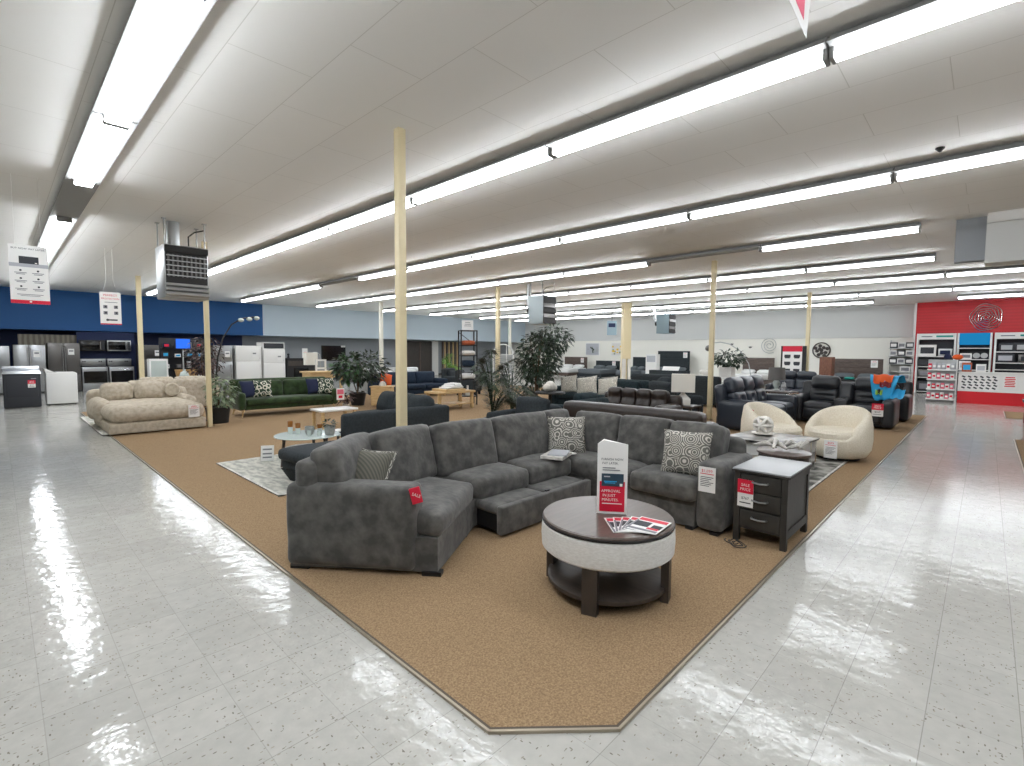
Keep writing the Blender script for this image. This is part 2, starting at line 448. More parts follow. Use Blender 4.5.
# ================================================================ SETTING
XW, YW, ZC = 27.5, 26.5, 3.75
struct('floor', MB().span((-6, -12, -.2), (XW + .2, YW + .2, 0)), 'floor')
struct('ceiling', MB().span((-6, -12, ZC), (XW + .2, YW + .2, ZC + .2)), 'ceil')
def carpet(n, pts, trims):
    struct(n, MB().prism(pts, 0, .012), 'carpet')
    t = MB()
    for a, b in trims:
        a = Vector((*a, 0)); b = Vector((*b, 0)); d = (b - a).normalized(); nn = Vector((d.y, -d.x, 0))
        rot = RZ(math.degrees(math.atan2(d.y, d.x)))
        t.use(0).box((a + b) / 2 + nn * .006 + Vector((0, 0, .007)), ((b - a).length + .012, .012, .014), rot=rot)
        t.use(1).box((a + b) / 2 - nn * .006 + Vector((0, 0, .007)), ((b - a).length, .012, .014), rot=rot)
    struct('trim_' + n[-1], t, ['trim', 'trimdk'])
A0, A1, A2 = (1.37, 1.43), (1.76, 1.05), (16.6, 1.06)
carpet('floor_carpet_1', [A0, A1, A2, (16.6, 16.2), (1.39, 16.2)], [((1.39, 16.2), A0), (A0, A1), (A1, A2), (A2, (16.6, 16.2))])
carpet('floor_carpet_2', [(4, -6), (13.2, -6), (13.2, -.45), (4, -.45)], [((13.2, -.45), (4, -.45))])
carpet('floor_carpet_3', [(17.6, -6), (19.6, -6), (19.6, -.42), (17.6, -.42)], [((19.6, -.42), (17.6, -.42))])
# blue end wall: soffit band in front of a recessed lower wall
struct('wall_end', MB().span((-6, YW, 0), (8.4, YW + .2, ZC)), 'navydark')
struct('wall_end_grey', MB().span((8.4, YW, 0), (XW, YW + .2, ZC)), 'greywall')
struct('wall_band_blue', MB().span((-6, 25, 2.27), (8.86, YW, ZC)), 'navywall')
struct('wall_band_pale', MB().span((8.86, 25, 2.27), (XW, YW, ZC)), 'skywall')
struct('wall_side', MB().span((XW, -12, 0), (XW + .2, YW, ZC)), 'cream')
struct('wall_band_grey', MB().span((XW - .06, 2.28, 2.33), (XW, 25, ZC)), 'bandgrey')
struct('wall_red', MB().span((26.9, -6, 0), (XW, 2.24, ZC)), 'redwall')
struct('trim_white', MB().span((26.86, 2.22, 0), (26.92, 2.3, ZC)), 'white')
struct('wall_near', MB().span((-6.2, -12, 0), (-6, YW, ZC)), 'whitewall')
struct('wall_near_end', MB().span((-6, -12.2, 0), (XW, -12, ZC)), 'whitewall')
struct('baseboard_end', MB().span((-6, YW - .02, 0), (XW, YW, .1)), 'black')
# bulkhead boxed in below the ceiling beside the red wall
struct('ceiling_bulkhead', MB().use(0).span((10.55, -4, 3.0), (10.95, .1, ZC)).use(1).span((10.53, -4, 3.6), (10.56, .1, ZC)), ['bandgrey', 'white'])
struct('ceiling_bulkhead_recess', MB().span((10.75, .1, 3.08), (10.95, .46, ZC)), 'greywall')  # set-back section in darker grey, its shade put into the colour

# ---------------------------------------------------------------- ceiling lights
def light(wide, lit, label, loc, group):
    t = thing('ceiling_light', label, 'ceiling light', loc, 0, group)
    L = 2.44; w = .33 if wide else .28
    s_ = .1 if wide else .055; h = MB(); h.prism([(-s_, .01), (s_, .01), (s_, L - .01), (-s_, L - .01)], -.07, -.002); h.span((-w / 2, .008, -.078), (w / 2, L - .008, -.062)); h.build('housing', 'housing', t, smooth=False)
    xs = (-.069, -.023, .023, .069) if wide else (-.034, .034)
    for y in (.02, L - .02):
        MB().box((0, y, -.11), (xs[-1] * 2 + .045, .03, .09), .01).build('lamp_holder', 'housing', t)
    for x in (xs if lit else ()):
        MB().tube([(x, .035, -.13), (x, L - .035, -.13)], .019, 8).build('lamp_tube', 'tube' if lit else 'tubedim', t)
    return t
WHERE = ['over the left tiled aisle', 'over the grey sectional', 'over the drum table', 'over the tub chairs', 'over the black recliners', 'past the cream posts', 'before the counter', 'nearest the cream wall']
RX_ = [.83, 4.05, 7.3, 10.55, 13.95, 17.1, 20.9, 24.1]
Y0 = .88
protos = {}
for ri, x in enumerate(RX_):
    rng = {0: range(-2, 9), 1: range(-2, 9), 2: range(-2, 9), 3: range(0, 9), 4: range(0, 9), 5: range(-2, 9), 6: range(-2, 9), 7: (-2, -1) + tuple(range(1, 9))}[ri]  # left row's far lights, unseen behind the sign, are added for brightness
    off = {0: (3,), 2: (5,), 3: (1,)}.get(ri, ())
    for n, k in enumerate(sorted(rng, reverse=True)):
        lit = k not in off; wide = ri == 0
        lab = f"{'lit' if lit else 'unlit'} ceiling light, {ORD[n]} from the blue wall, row {WHERE[ri]}"
        loc = (x, Y0 + 2.44 * k, ZC); g = 'fluorescent ceiling lights'
        if (wide, lit) in protos: dup(protos[wide, lit], lab, loc, 0, g)
        else: protos[wide, lit] = light(wide, lit, lab, loc, g)

# ---------------------------------------------------------------- posts
def post(x, y, w, m, label, h=ZC):
    o = MB(); o.box((0, 0, h / 2), (w, w, h), .008); o.box((0, 0, .006), (w + .05, w + .05, .012))
    one('support_post', label, 'post', o, m, (x, y, 0), 0, 'steel posts holding up the ceiling')
post(2.805, 4.23, .085, 'post', 'cream square steel post standing just behind the grey sectional sofa')
post(2.98, 11.46, .085, 'post', 'cream steel post at the corner of the beige chaise sofa, under the hanging heater')
post(3.0, 18.3, .12, 'post', 'cream steel post behind the beige sofa, in front of the ranges')
post(11.75, 4.72, .1, 'post', 'cream steel post behind the tufted black recliner with a brown roll sofa before it')
post(11.75, 11.95, .12, 'post', 'pale steel post behind the black etagere and the palm')
post(11.95, 19.6, .14, 'postwhite', 'thin white post far off by the pale blue wall band')
post(20.1, 4.65, .12, 'post', 'thin cream post between the red-topped poster and the round iron wall disc')
post(22.5, 21.8, .14, 'postwhite', 'thin white post seen behind the ficus, by the far corner')
o = MB(); o.use(0).box((0, 0, 2.52), (.36, .36, 2.46), .01); o.use(1).box((-.11, -.1, .66), (.14, .16, 1.3)); o.box((.12, -.1, .66), (.12, .16, 1.3)); o.use(0).box((0, .06, .66), (.34, .2, 1.3))
one('square_column', 'thick square cream column beyond the dark sofa with patterned pillows', 'column', o, ['post', 'ceramicw'], (19.3, 11.55, 0), -42)

# ---------------------------------------------------------------- unit heaters hung from the ceiling
def heater(label, loc, m, near):
    t = thing('unit_heater', label, 'heater', loc, 0, 'gas heaters hung from the ceiling')
    z0, z1 = -1.3, -.42
    MB().span((-.32, 0, z0), (.32, .6, z1), .02).build('cabinet', m, t)
    d = MB().use(0).span((-.3, -.012, z0 + (.2 if near else .02)), (.3, .02, z1 - .02))
    if near:
        d.use(1)
        for k in range(3): d.box((0, -.03, z0 + .06 + .075 * k), (.62, .05, .045), rot=RX(-25))
        for k in range(9):
            x = -.26 + .065 * k
            d.use(2).box((x, -.022, -.77), (.022, .03, .36))
        for k in range(5): d.use(1).box((0, -.03, -.93 + .08 * k), (.58, .02, .014))
        d.use(0).box((0, -.03, -.5), (.62, .05, .1))
    else:
        for k in range(5): d.use(2 if k % 2 else 0).box((0, -.018, z0 + .1 + .16 * k), (.6, .02, .12), rot=RX(-10))
    d.build('louvre_grille', ['heaterdk', 'galv', 'steeldk'], t, smooth=False)
    for x, y in ((-.29, .06), (.29, .06), (-.29, .54), (.29, .54)):
        r = MB().cyl((x, y, z1 - .05), (x, y, 0), .011, n=6); r.box((x, y, -.006), (.06, .06, .012)); r.build('hanger_rod', 'galv', t)
    f = MB().tube([(0, .62, -.75), (0, .8, -.75), (0, .86, -.68), (0, .86, 0)] if not near else [(-.12, .3, -.45), (-.12, .3, -.22), (-.12, .3, 0)], .075 if not near else .1, 12)
    f.build('flue_pipe', 'galv', t)
    MB().tube([(.12, .35, -.42), (.12, .35, -.2), (.2, .3, -.12), (.3, .1, -.1), (.3, .1, 0)], .012, 6).build('gas_line', 'black', t)
    if not near: MB().cyl((-.18, .6, -.85), (-.18, .7, -.85), .1, n=14).build('fan_motor', 'heaterdk', t)
heater('silver unit heater with open burner grille hung over the beige chaise sofa', (2.28, 9.8, ZC), 'galv', True)
heater('pale grey unit heater hung above the tall ficus tree', (11.98, 9.9, ZC), 'heatergrey', False)
heater('blue-grey unit heater hung over the navy sofa back, far off beside the thick column', (21.12, 10.3, ZC), 'heaterblue', False)

# ---------------------------------------------------------------- hanging signs
def bars(mb, x0, x1, z, h, y=-.004):
    mb.box(((x0 + x1) / 2, y, z), (x1 - x0, .002, h))
t = thing('hanging_sign', 'white hanging payment sign with a dark card picture and crimson foot', 'sign', (.33, 8.8, 2.16), 0)
b = MB().use(0).span((-.18, -.003, 0), (.18, .003, .73))
b.build('board', 'paper', t)
b = MB().use(0); b.text('BUY NOW. PAY LATER.', .03, (0, -.006, .675), WALL)
b.use(1).box((0, -.005, .48), (.36, .002, .045)); b.use(0).box((0, -.006, .545), (.18, .002, .09)); b.use(3).box((.065, -.008, .513), (.02, .002, .012))
b.use(0)
for i in range(3):
    for sx in (-1, 1):
        b.use(0).lathe([(.0, 0), (.012, 0), (.012, .002), (0, .002)], (sx * .08, -.004, .415 - .1 * i), 8, rot=WALL)
        b.use(2); bars(b, sx * .08 - .055, sx * .08 + .055, .385 - .1 * i, .008); bars(b, sx * .08 - .04, sx * .08 + .04, .368 - .1 * i, .008)
bars(b, -.12, .12, .115, .007); bars(b, -.09, .09, .098, .006)
b.build('printing', ['ink', 'greycard', 'inkgrey', 'paper'], t, smooth=False)
b = MB().use(0).box((0, -.005, .022), (.36, .002, .044)); b.use(1).ball((0, -.006, .026), .012, 8, 1, .2)
b.build('crimson_band', ['crimson', 'paper'], t)
b = MB()
for x in (-.12, .12): b.cyl((x, 0, .72), (x, 0, ZC - 2.16), .002, n=4)
b.build('hanging_line', 'paper', t)
t = thing('hanging_sign', 'small white hanging protection-plan sign with red heading before the blue wall', 'sign', (1.76, 13.8, 2.12), 0)
MB().span((-.18, -.003, 0), (.18, .003, .7)).build('board', 'paper', t)
b = MB(); b.text('PERFECT', .062, (0, -.006, .61), WALL); b.text('PROTECTION', .05, (0, -.006, .54), WALL); b.build('heading', 'crimson', t, smooth=False)
for i in range(2):
    for x in (-.09, .09):
        b = MB().use(0).box((x, -.005, .38 - .13 * i), (.07, .002, .07)); b.use(1).box((x + .005, -.006, .385 - .13 * i), (.03, .002, .04)); b.build('picture', ['inkgrey', 'ink'], t, smooth=False)
b = MB(); bars(b, -.1, .12, .48, .012); b.build('subheading', 'inkgrey', t, smooth=False)
b = MB(); b.ball((-.06, -.005, .1), .025, 8, 1, .1); bars(b, -.05, .11, .1, .03); b.build('emblem', 'ink', t, smooth=False)
MB().box((0, -.005, .012), (.36, .002, .024)).build('crimson_band', 'crimson', t, smooth=False)
b = MB()
for x in (-.12, .12): b.tube([(x, 0, .69), (x * .5, 0, .95), (x * .5, 0, ZC - 2.12)], .002, 4)
b.build('hanging_line', 'paper', t)
# pointed red and white sale pennant hung from the ceiling near the camera
t = thing('sale_pennant', 'pointed red and white sale pennant hanging from the ceiling', 'sign', (2.3, .585, 2.86), -72)
def tri(pts, y0, y1):
    return MB().add([(x, y, z) for y in (y0, y1) for x, z in pts], [(0, 1, 2), (5, 4, 3), (0, 3, 4, 1), (1, 4, 5, 2), (2, 5, 3, 0)])
tri([(0, 0), (.03, .5), (-.2, .5)], -.003, .003).build('board', 'paper', t, smooth=False)
b = tri([(-.012, .07), (-.005, .5), (-.17, .5)], -.006, -.0035); b.build('red_print', 'pink', t, smooth=False)
b = MB()
for x in (-.15, .02): b.cyl((x, 0, .49), (x, 0, ZC - 2.86), .002, n=4)
b.build('hanging_line', 'paper', t)
o = MB().lathe([(.04, 0), (.04, -.01), (.02, -.03), (.008, -.045)], n=14); o.box((.03, 0, -.02), (.07, .02, .014))
one('ceiling_sensor', 'small black ceiling sensor between the light rows near the bulkhead', 'sensor', o, 'black', (6.91, .46, ZC))

# ================================================================ GREY SECTIONAL
U = Vector((.6, -.8, 0)); V = Vector((.8, .6, 0))
A = Vector((1.40, 3.58, 0)); B = A + U * 1.1 + V * .05; Cc = Vector((2.90, 3.24, 0))
S0 = (3.4, 3.4, 0)
sec = thing('sectional_sofa', 'large charcoal velvet corner sectional sofa with pulled-out drawer bed', 'sofa', S0)
def sb(mb, n, m, par=sec): return mb.build(n, m, par, off=S0)
BK = Vector((2.12, 4.05, 0))
b = MB()
out = [(B.x, B.y), (Cc.x, Cc.y), (4.27, 3.24), (4.27, 1.82), (5.02, 1.82), (5.02, 4.03), (BK.x, BK.y), (A.x + .02, A.y)]
b.prism(out, .032, .28); o = sb(b, 'base', 'velvet')
# back shell following the angled end, the straight run and the right run
b = MB()
def slab(mb, p, q, th, z0, z1, r, side=1, ov=.06, n=5, wr=.004):
    p = Vector(p); q = Vector(q); d = (q - p); L = d.length; d.normalize(); nn = Vector((-d.y, d.x, 0)) * side
    mb.pad((p + q) / 2 + nn * th / 2 + Vector((0, 0, (z0 + z1) / 2)), (L + ov, th, z1 - z0), r, .006, n, RZ(math.degrees(math.atan2(d.y, d.x))), wr)
slab(b, A + U * .04 + V * .05, BK, .16, .036, .80, .045, -1); slab(b, BK, (5.04, 4.05, 0), .16, .06, .74, .06, -1); slab(b, (5.04, 4.05, 0), (5.04, 1.66, 0), .17, .06, .78, .07, -1)
sb(b, 'back_frame', 'velvet')
b = MB(); slab(b, A - U * .02, A + U * .94, .24, .036, .64, .05, 1, 0, 12, .005); sb(b, 'armrest', 'velvet')
b = MB(); slab(b, (4.24, 1.57, 0), (5.04, 1.57, 0), .24, .036, .64, .06, 1, 0, 10, .006); sb(b, 'armrest', 'velvet')
def seat(quad, n=12, z0=.27, z1=.46, seed=0):
    b = MB(); b.pad((0, 0, (z0 + z1) / 2), (.8, .8, z1 - z0), .055, (.01, .01, .02), n, None, .006, quad, seed); return sb(b, 'seat_cushion', 'velvet')
D1 = Cc + Vector((-.02, -.03, 0))
seat([(B.x + .0, B.y - .03), (D1.x, D1.y), (2.64, 3.92), (1.72, 3.6)], 14, .27, .45)
# the seat front of the angled end, below its cushion
seat([(2.93, 3.17), (3.58, 3.17), (3.58, 3.85), (2.76, 3.85)], 12, seed=3)
seat([(3.60, 3.17), (4.26, 3.17), (4.26, 3.85), (3.58, 3.85)], 12, seed=5)
seat([(4.22, 2.46), (4.9, 2.46), (4.9, 3.85), (4.28, 3.85)], 12, seed=7)
seat([(4.19, 1.80), (4.9, 1.80), (4.9, 2.45), (4.19, 2.45)], 12, seed=9)
def back(c, w, ang, h=.47, t=.24, tilt=14, z=.68, seed=0):
    b = MB(); b.pad((c[0], c[1], z), (w, t, h), .055, (.0, .03, .012), 10, RZ(ang) @ RX(-tilt), .008, None, seed); return sb(b, 'back_cushion', 'velvet')
back((1.90, 3.62), .72, 38, .46, .22, 12, .665, 1)
back((2.46, 3.72), .66, 13, .50, .24, 14, .66, 2)
back((3.16, 3.70), .72, 0, .5, .24, 14, .655, 3)
back((3.96, 3.70), .86, 0, .5, .24, 14, .65, 4)
back((4.62, 3.72), .46, 0, .48, .22, 12, .655, 5)
back((4.76, 3.18), .60, -90, .5, .22, 12, .65, 6)
back((4.76, 2.58), .60, -90, .5, .24, 13, .655, 7)
back((4.76, 2.02), .54, -90, .48, .24, 13, .66, 8)
for x, y, a in ((1.49, 3.555, -53), (2.085, 2.77, -53), (2.75, 3.2, 37), (4.32, 1.64, 0), (4.95, 1.64, 0), (4.32, 1.86, 0), (4.95, 3.95, 0), (2.2, 3.95, 0)):
    b = MB(); b.box((x, y, .02), (.14, .07, .04), rot=RZ(a)); o = sb(b, 'foot', 'black')
# drawer bed pulled out under the straight run
dr = sb(MB().span((2.89, 2.88, .035), (4.2, 2.95, .285), .02), 'drawer_bed', 'velvet')
b = MB(); b.span((2.92, 2.94, .05), (4.18, 3.22, .2)); b.build('drawer_dark_block', 'black', dr, off=S0)  # solid black block, the shade inside the open drawer put into its colour
for x0, x1 in ((2.91, 3.53), (3.55, 4.18)):
    b = MB(); b.pad(((x0 + x1) / 2, 3.1, .235), (x1 - x0, .32, .09), .03, .012, 8, None, .004); b.build('drawer_cushion', 'velvet', dr, off=S0)
b = MB(); b.box((3.55, 2.935, .292), (.05, .02, .012)); b.build('pull_loop', 'black', dr, off=S0)
# throw pillows and things on the sectional
def pillow(label, c, w, h, t, rot, m, group=None, back=None):
    b = MB(); b.pillow((0, 0, 0), w, h, t, rot)
    return one('throw_pillow', label, 'pillow', b, m, c, 0, group, angle=80)
p = thing('throw_pillow', 'pillow with ribbed grey back leaning in the angled end of the sectional', 'pillow', (1.93, 3.41, .63))
rt = RZ(-72) @ RX(-30)
MB().pillow((0, 0, 0), .44, .44, .17, rt).build('cover', 'stripecush', p, angle=80)
b = MB(); pts = [rt @ Vector((x, 0, z)) for x, z in ((-.21, .215), (-.07, .2), (.07, .2), (.21, .215), (.2, .07), (.2, -.07), (.21, -.21))]
b.tube(pts, .012, 6); b.build('piping', 'swirl', p)
pillow('scroll-patterned pillow standing in the corner of the grey sectional', (4.42, 3.38, .655), .44, .44, .16, RZ(-44) @ RX(-16), 'swirl')
pillow('scroll-patterned pillow beside the right armrest of the grey sectional', (4.46, 2.0, .655), .45, .43, .16, RZ(-78) @ RX(-16), 'swirl')
o = MB(); o.use(0).box((0, 0, .015), (.34, .24, .03), rot=RZ(0)); o.use(1).box((.02, -.02, .038), (.28, .2, .016), rot=RZ(9)); o.use(0).box((.2, -.06, .006), (.12, .16, .01), rot=RZ(-30))
one('swatch_book', 'pale fabric swatch book lying open on the corner seat of the sectional', 'book', o, ['drift', 'greycard'], (4.08, 3.25, .487), 20)

# ---------------------------------------------------------------- tags
def price_tag(label, loc, rz, w=.14, h=.24, lines=('$', ''), head=None, red=False, tilt=0, big=None):
    """loc: top centre; faces local -Y"""
    t = thing('hanging_tag', label, 'tag', loc, rz); t.rotation_euler.x = R(tilt)
    MB().span((-w / 2, -.003, -h), (w / 2, 0, 0)).build('card', 'paper', t)
    b = MB()
    if red:
        b.use(0).span((-w / 2, -.006, -h * .5), (w / 2, -.003, 0))
        b.use(1); b.text('SALE', w * .26, (0, -.008, -h * .24), WALL); b.text('PRICE', w * .26, (0, -.008, -h * .40), WALL)
        b.use(2); b.text('$767', w * .24, (0, -.008, -h * .72), WALL); bars(b, -w * .35, w * .35, -h * .85, .008)
    else:
        b.use(0); b.text(big or '$1,099', w * .24, (0, -.006, -h * .2), WALL)
        bars(b, -w * .4, w * .4, -h * .27, .006, -.004)
        b.use(2)
        for k in range(6): bars(b, -w * .38, w * (.38 - .12 * (k % 3)), -h * (.4 + .07 * k), .005, -.004)
    b.build('printing', ['crimson', 'paper', 'ink'], t, smooth=False)
    return t
price_tag('white price tag with red figures hanging on the sectional armrest by the nightstand', (4.225, 1.70, .61), -87, .145, .22)
t = thing('red_tag', 'red round-cornered tag hanging on the angled end armrest of the sectional', 'tag', (1.985, 2.825, .645), -38)
b = MB(); b.pad((0, -.012, -.05), (.075, .012, .115), .005, 0, 3, RY(-14)); b.build('card', 'crimson', t)
b = MB(); b.text('SALE', .03, (0, -.021, -.055), WALL @ RZ(-20)); b.build('printing', 'paper', t)

# ================================================================ ROUND COFFEE TABLE
TC = (2.80, 1.79, 0)
t = thing('coffee_table', 'round coffee table with walnut top, oatmeal skirt and lower shelf', 'table', TC, 0)
MB().lathe([(.0, .482), (.426, .482), (.432, .488), (.432, .502), (.424, .51), (.0, .51)], n=72, cap=False).build('tabletop', 'walnut', t)
MB().lathe([(.41, .476), (.433, .476), (.437, .482), (.437, .49), (.43, .494), (.41, .494)], n=72, cap=False).build('rim', 'black', t)
MB().lathe([(.0, .30), (.42, .30), (.436, .315), (.440, .39), (.436, .465), (.42, .48), (0, .48)], n=72, cap=False).build('skirt', 'linen', t)
for a in (199, 287, 107, 17):
    b = MB(); b.box((.392, 0, .155), (.05, .095, .31)); b.v = [tuple(RZ(a) @ Vector(v)) for v in b.v]; b.build('leg', 'espresso', t, smooth=False)
MB().lathe([(0, .075), (.385, .075), (.395, .08), (.395, .105), (.385, .11), (0, .11)], n=64, cap=False).build('lower_shelf', 'espresso', t)
# three-sided promotional display
t = thing('display_sign', 'tall three-sided white and red promotional display on the round coffee table', 'sign', (2.88, 1.81, .5105), -55)
w = .2
b = MB(); h0 = .49
b.add([(-w / 2, -.06, 0), (w / 2, -.06, 0), (-.055, .1, 0), (-w / 2, -.06, h0 - .015), (w / 2, -.06, h0 - .015), (-.055, .1, h0 - .01), (-.06, -.06, h0 + .008)],
      [(0, 2, 1), (0, 1, 4, 6, 3), (1, 2, 5, 4), (2, 0, 3, 5), (3, 6, 5), (6, 4, 5)])
b.build('card_body', 'paper', t, smooth=False)
b = MB(); b.box((.0, -.061, .118), (.166, .002, .205)); b.build('red_panel', 'crimson', t, smooth=False)
b = MB().use(0).box((.002, -.064, .232), (.145, .004, .085)); b.use(1)
bars(b, -.055, -.015, .255, .007, -.067); b.use(2); bars(b, -.055, .03, .222, .006, -.067); bars(b, -.05, .02, .212, .004, -.067); b.use(3).box((.058, -.067, .2), (.018, .001, .018))
b.build('card_picture', [mat('card_blue', (40, 62, 78), .4), 'greycard', 'cyan', 'paper'], t, smooth=False)
b = MB(); b.text('FURNISH NOW.', .021, (0, -.063, .365), WALL); b.text('PAY LATER.', .021, (-.014, -.063, .338), WALL); b.build('heading', 'ink', t, smooth=False)
b = MB(); bars(b, -.065, .02, .313, .006, -.062); bars(b, -.065, .05, .298, .006, -.062); b.build('small_print', 'inkgrey', t, smooth=False)
b = MB(); b.text('APPROVAL', .026, (-.008, -.064, .148), WALL); b.text('IN JUST', .026, (-.02, -.064, .118), WALL); b.text('MINUTES.', .026, (-.012, -.064, .088), WALL); bars(b, -.065, .065, .07, .005, -.063)
b.build('slogan', 'paper', t, smooth=False)
# fan of leaflets
N5 = 5
for i in range(N5):
    a = -52 - 10 * i
    nm = ['lowest flyer of the fan on the round coffee table', 'second flyer from the bottom of the fan on the coffee table', 'middle flyer of the fan on the coffee table', 'fourth flyer up in the fan on the coffee table', 'topmost flyer of the fan on the round coffee table, red heading'][i]
    t = thing('flyer', nm, 'flyer', (2.70 + .018 * i, 1.60 - .032 * i, .5105 + .003 * i), a + 8, 'flyers fanned on the coffee table')
    MB().span((-.1, -.13, 0), (.1, .13, .0025)).build('sheet', 'paper', t)
    b = MB(); b.use(0).box((0, .09, .0032), (.18, .05, .001)); b.use(1).box((-.04, -.0, .0032), (.1, .09, .001)); b.box((.06, -.02, .0032), (.06, .07, .001)); b.use(2).box((0, -.1, .0032), (.18, .03, .001)); b.use(0).box((.05, -.06, .0034), (.07, .03, .001))
    b.use(2).box((-.09, -.03, .0035), (.012, .2, .001)); b.build('printing', ['crimson', 'ink', 'inkgrey'], t, smooth=False)

# ================================================================ NIGHTSTAND
t = thing('nightstand', 'dark charcoal three-drawer nightstand with glossy grey top beside the sectional', 'nightstand', (4.63, 1.29, 0), -90)
w, d = .41, .66
b = MB(); b.span((-w / 2 + .01, -d / 2 + .02, .12), (w / 2 - .01, d / 2, .61)); b.span((-w / 2, -d / 2, .12), (-w / 2 + .045, -d / 2 + .05, .61)); b.span((w / 2 - .045, -d / 2, .12), (w / 2, -d / 2 + .05, .61))
b.span((-w / 2, -d / 2 + .05, .54), (-w / 2 + .02, d / 2, .61)); b.span((w / 2 - .02, -d / 2 + .05, .54), (w / 2, d / 2, .61)); b.span((-w / 2, d / 2 - .05, .12), (-w / 2 + .03, d / 2, .6)); b.span((w / 2 - .03, d / 2 - .05, .12), (w / 2, d / 2, .6)); b.span((w / 2 - .02, -d / 2 + .05, .1), (w / 2, d / 2, .17)); b.span((-w / 2, -d / 2 + .05, .1), (-w / 2 + .02, d / 2, .17))
b.build('body', 'greywood', t, smooth=False)
b = MB(); b.span((-w / 2 - .02, -d / 2 - .02, .605), (w / 2 + .02, d / 2 + .01, .62), .003); b.build('edge_band', 'greywood', t)
MB().span((-w / 2 - .015, -d / 2 - .015, .62), (w / 2 + .015, d / 2 + .005, .633), .004).build('top', 'glossgrey', t)
for k in range(3):
    z = .145 + .152 * k
    q = MB().span((-w / 2 + .05, -d / 2 + .0, z), (w / 2 - .05, -d / 2 + .03, z + .142), .004).build('drawer', 'greywood', t)
    b = MB(); b.tube([(-.06, -d / 2, z + .085), (-.055, -d / 2 - .025, z + .085), (0, -d / 2 - .03, z + .08), (.055, -d / 2 - .025, z + .085), (.06, -d / 2, z + .085)], .008, 8); b.build('handle', 'steel', q)
for x in (-1, 1):
    for y in (-1, 1):
        MB().span((x * w / 2, y * d / 2, 0), (x * (w / 2 - .045), y * (d / 2 - .05), .12)).build('leg', 'greywood', t, smooth=False)
price_tag('red and white sale price tag hanging from the nightstand drawers', (4.288, 1.40, .545), -90, .125, .23, red=True)
o = MB(); pts = [(.12 * math.cos(a * .4) * (1 - a * .02) - .02, .07 * math.sin(a * .4) * (1 - a * .02), .008 + .004 * (a % 5)) for a in range(40)]
o.tube(pts, .004, 5); one('power_cord', 'coiled black power cord on the carpet in front of the nightstand', 'cord', o, 'black', (4.19, 1.44, .012), 60)
# ================================================================ FURNITURE MAKERS (front faces local -Y, origin on the floor)
def sofa(name, label, cat, loc, rz, w=2.0, d=.92, seat_h=.44, arm_h=.62, arm_w=.2, back_h=.82, nseat=2, nback=None, m='slate', legm='black', leg_h=.1, group=None, arms=(1, 1), tuft=False, back_th=.18, cush_h=.4, arm_r=.06, cush_t=.2, thick=.16, arm_d=None, n=6, feet='block'):
    t = thing(name, label, cat, loc, rz, group); nback = nseat if nback is None else nback
    MB().pad((0, .03, (leg_h + seat_h - thick) / 2 + .01), (w - .04, d - .08, seat_h - thick - leg_h + .04), .03, 0, 3).build('base', m, t)
    MB().pad((0, d / 2 - back_th / 2, (leg_h + back_h) / 2), (w - .02, back_th, back_h - leg_h), min(.07, back_th * .4), .01, n).build('back_frame', m, t)
    x0 = -w / 2 + (arm_w if arms[0] else 0); x1 = w / 2 - (arm_w if arms[1] else 0)
    for k, on in zip((-1, 1), arms):
        if on:
            dd = arm_d or d
            MB().pad((k * (w / 2 - arm_w / 2), d / 2 - dd / 2, (leg_h + arm_h) / 2), (arm_w, dd, arm_h - leg_h), arm_r, .01, n).build('armrest', m, t)
    sw = (x1 - x0) / nseat
    for i in range(nseat):
        MB().pad((x0 + sw * (i + .5), -.0 - back_th / 2 - .02, seat_h - thick / 2), (sw - .008, d - back_th - .02, thick), .05, (0, .01, .02), n, None, .004, None, i).build('seat_cushion', m, t)
    bw = (x1 - x0) / nback if nback else 0
    for i in range(nback):
        def fn(q, u):
            if tuft:
                for tx in (-.25, .25):
                    dx = (q.x - tx * bw); dz = q.z
                    q.y += .05 * math.exp(-(dx * dx + dz * dz) / .006)
            return q
        MB().pad((x0 + bw * (i + .5), d / 2 - back_th - cush_t / 2 + .03, seat_h + cush_h / 2 - .02), (bw - .01, cush_t, cush_h), .07, (0, .03, .01), n + (4 if tuft else 0), RX(-11), .005, None, i + 3, fn).build('back_cushion', m, t)
    for sx in (-1, 1):
        for sy in (-1, 1):
            x, y = sx * (w / 2 - .12), sy * (d / 2 - .1)
            b = MB()
            if feet == 'taper': b.tube([(x, y, leg_h + .02), (x + sx * .05, y + sy * .04, 0)], [.028, .014], 8)
            else: b.box((x, y, leg_h / 2), (.08, .08, leg_h))
            b.build('leg', legm, t, smooth=feet == 'taper')
    return t

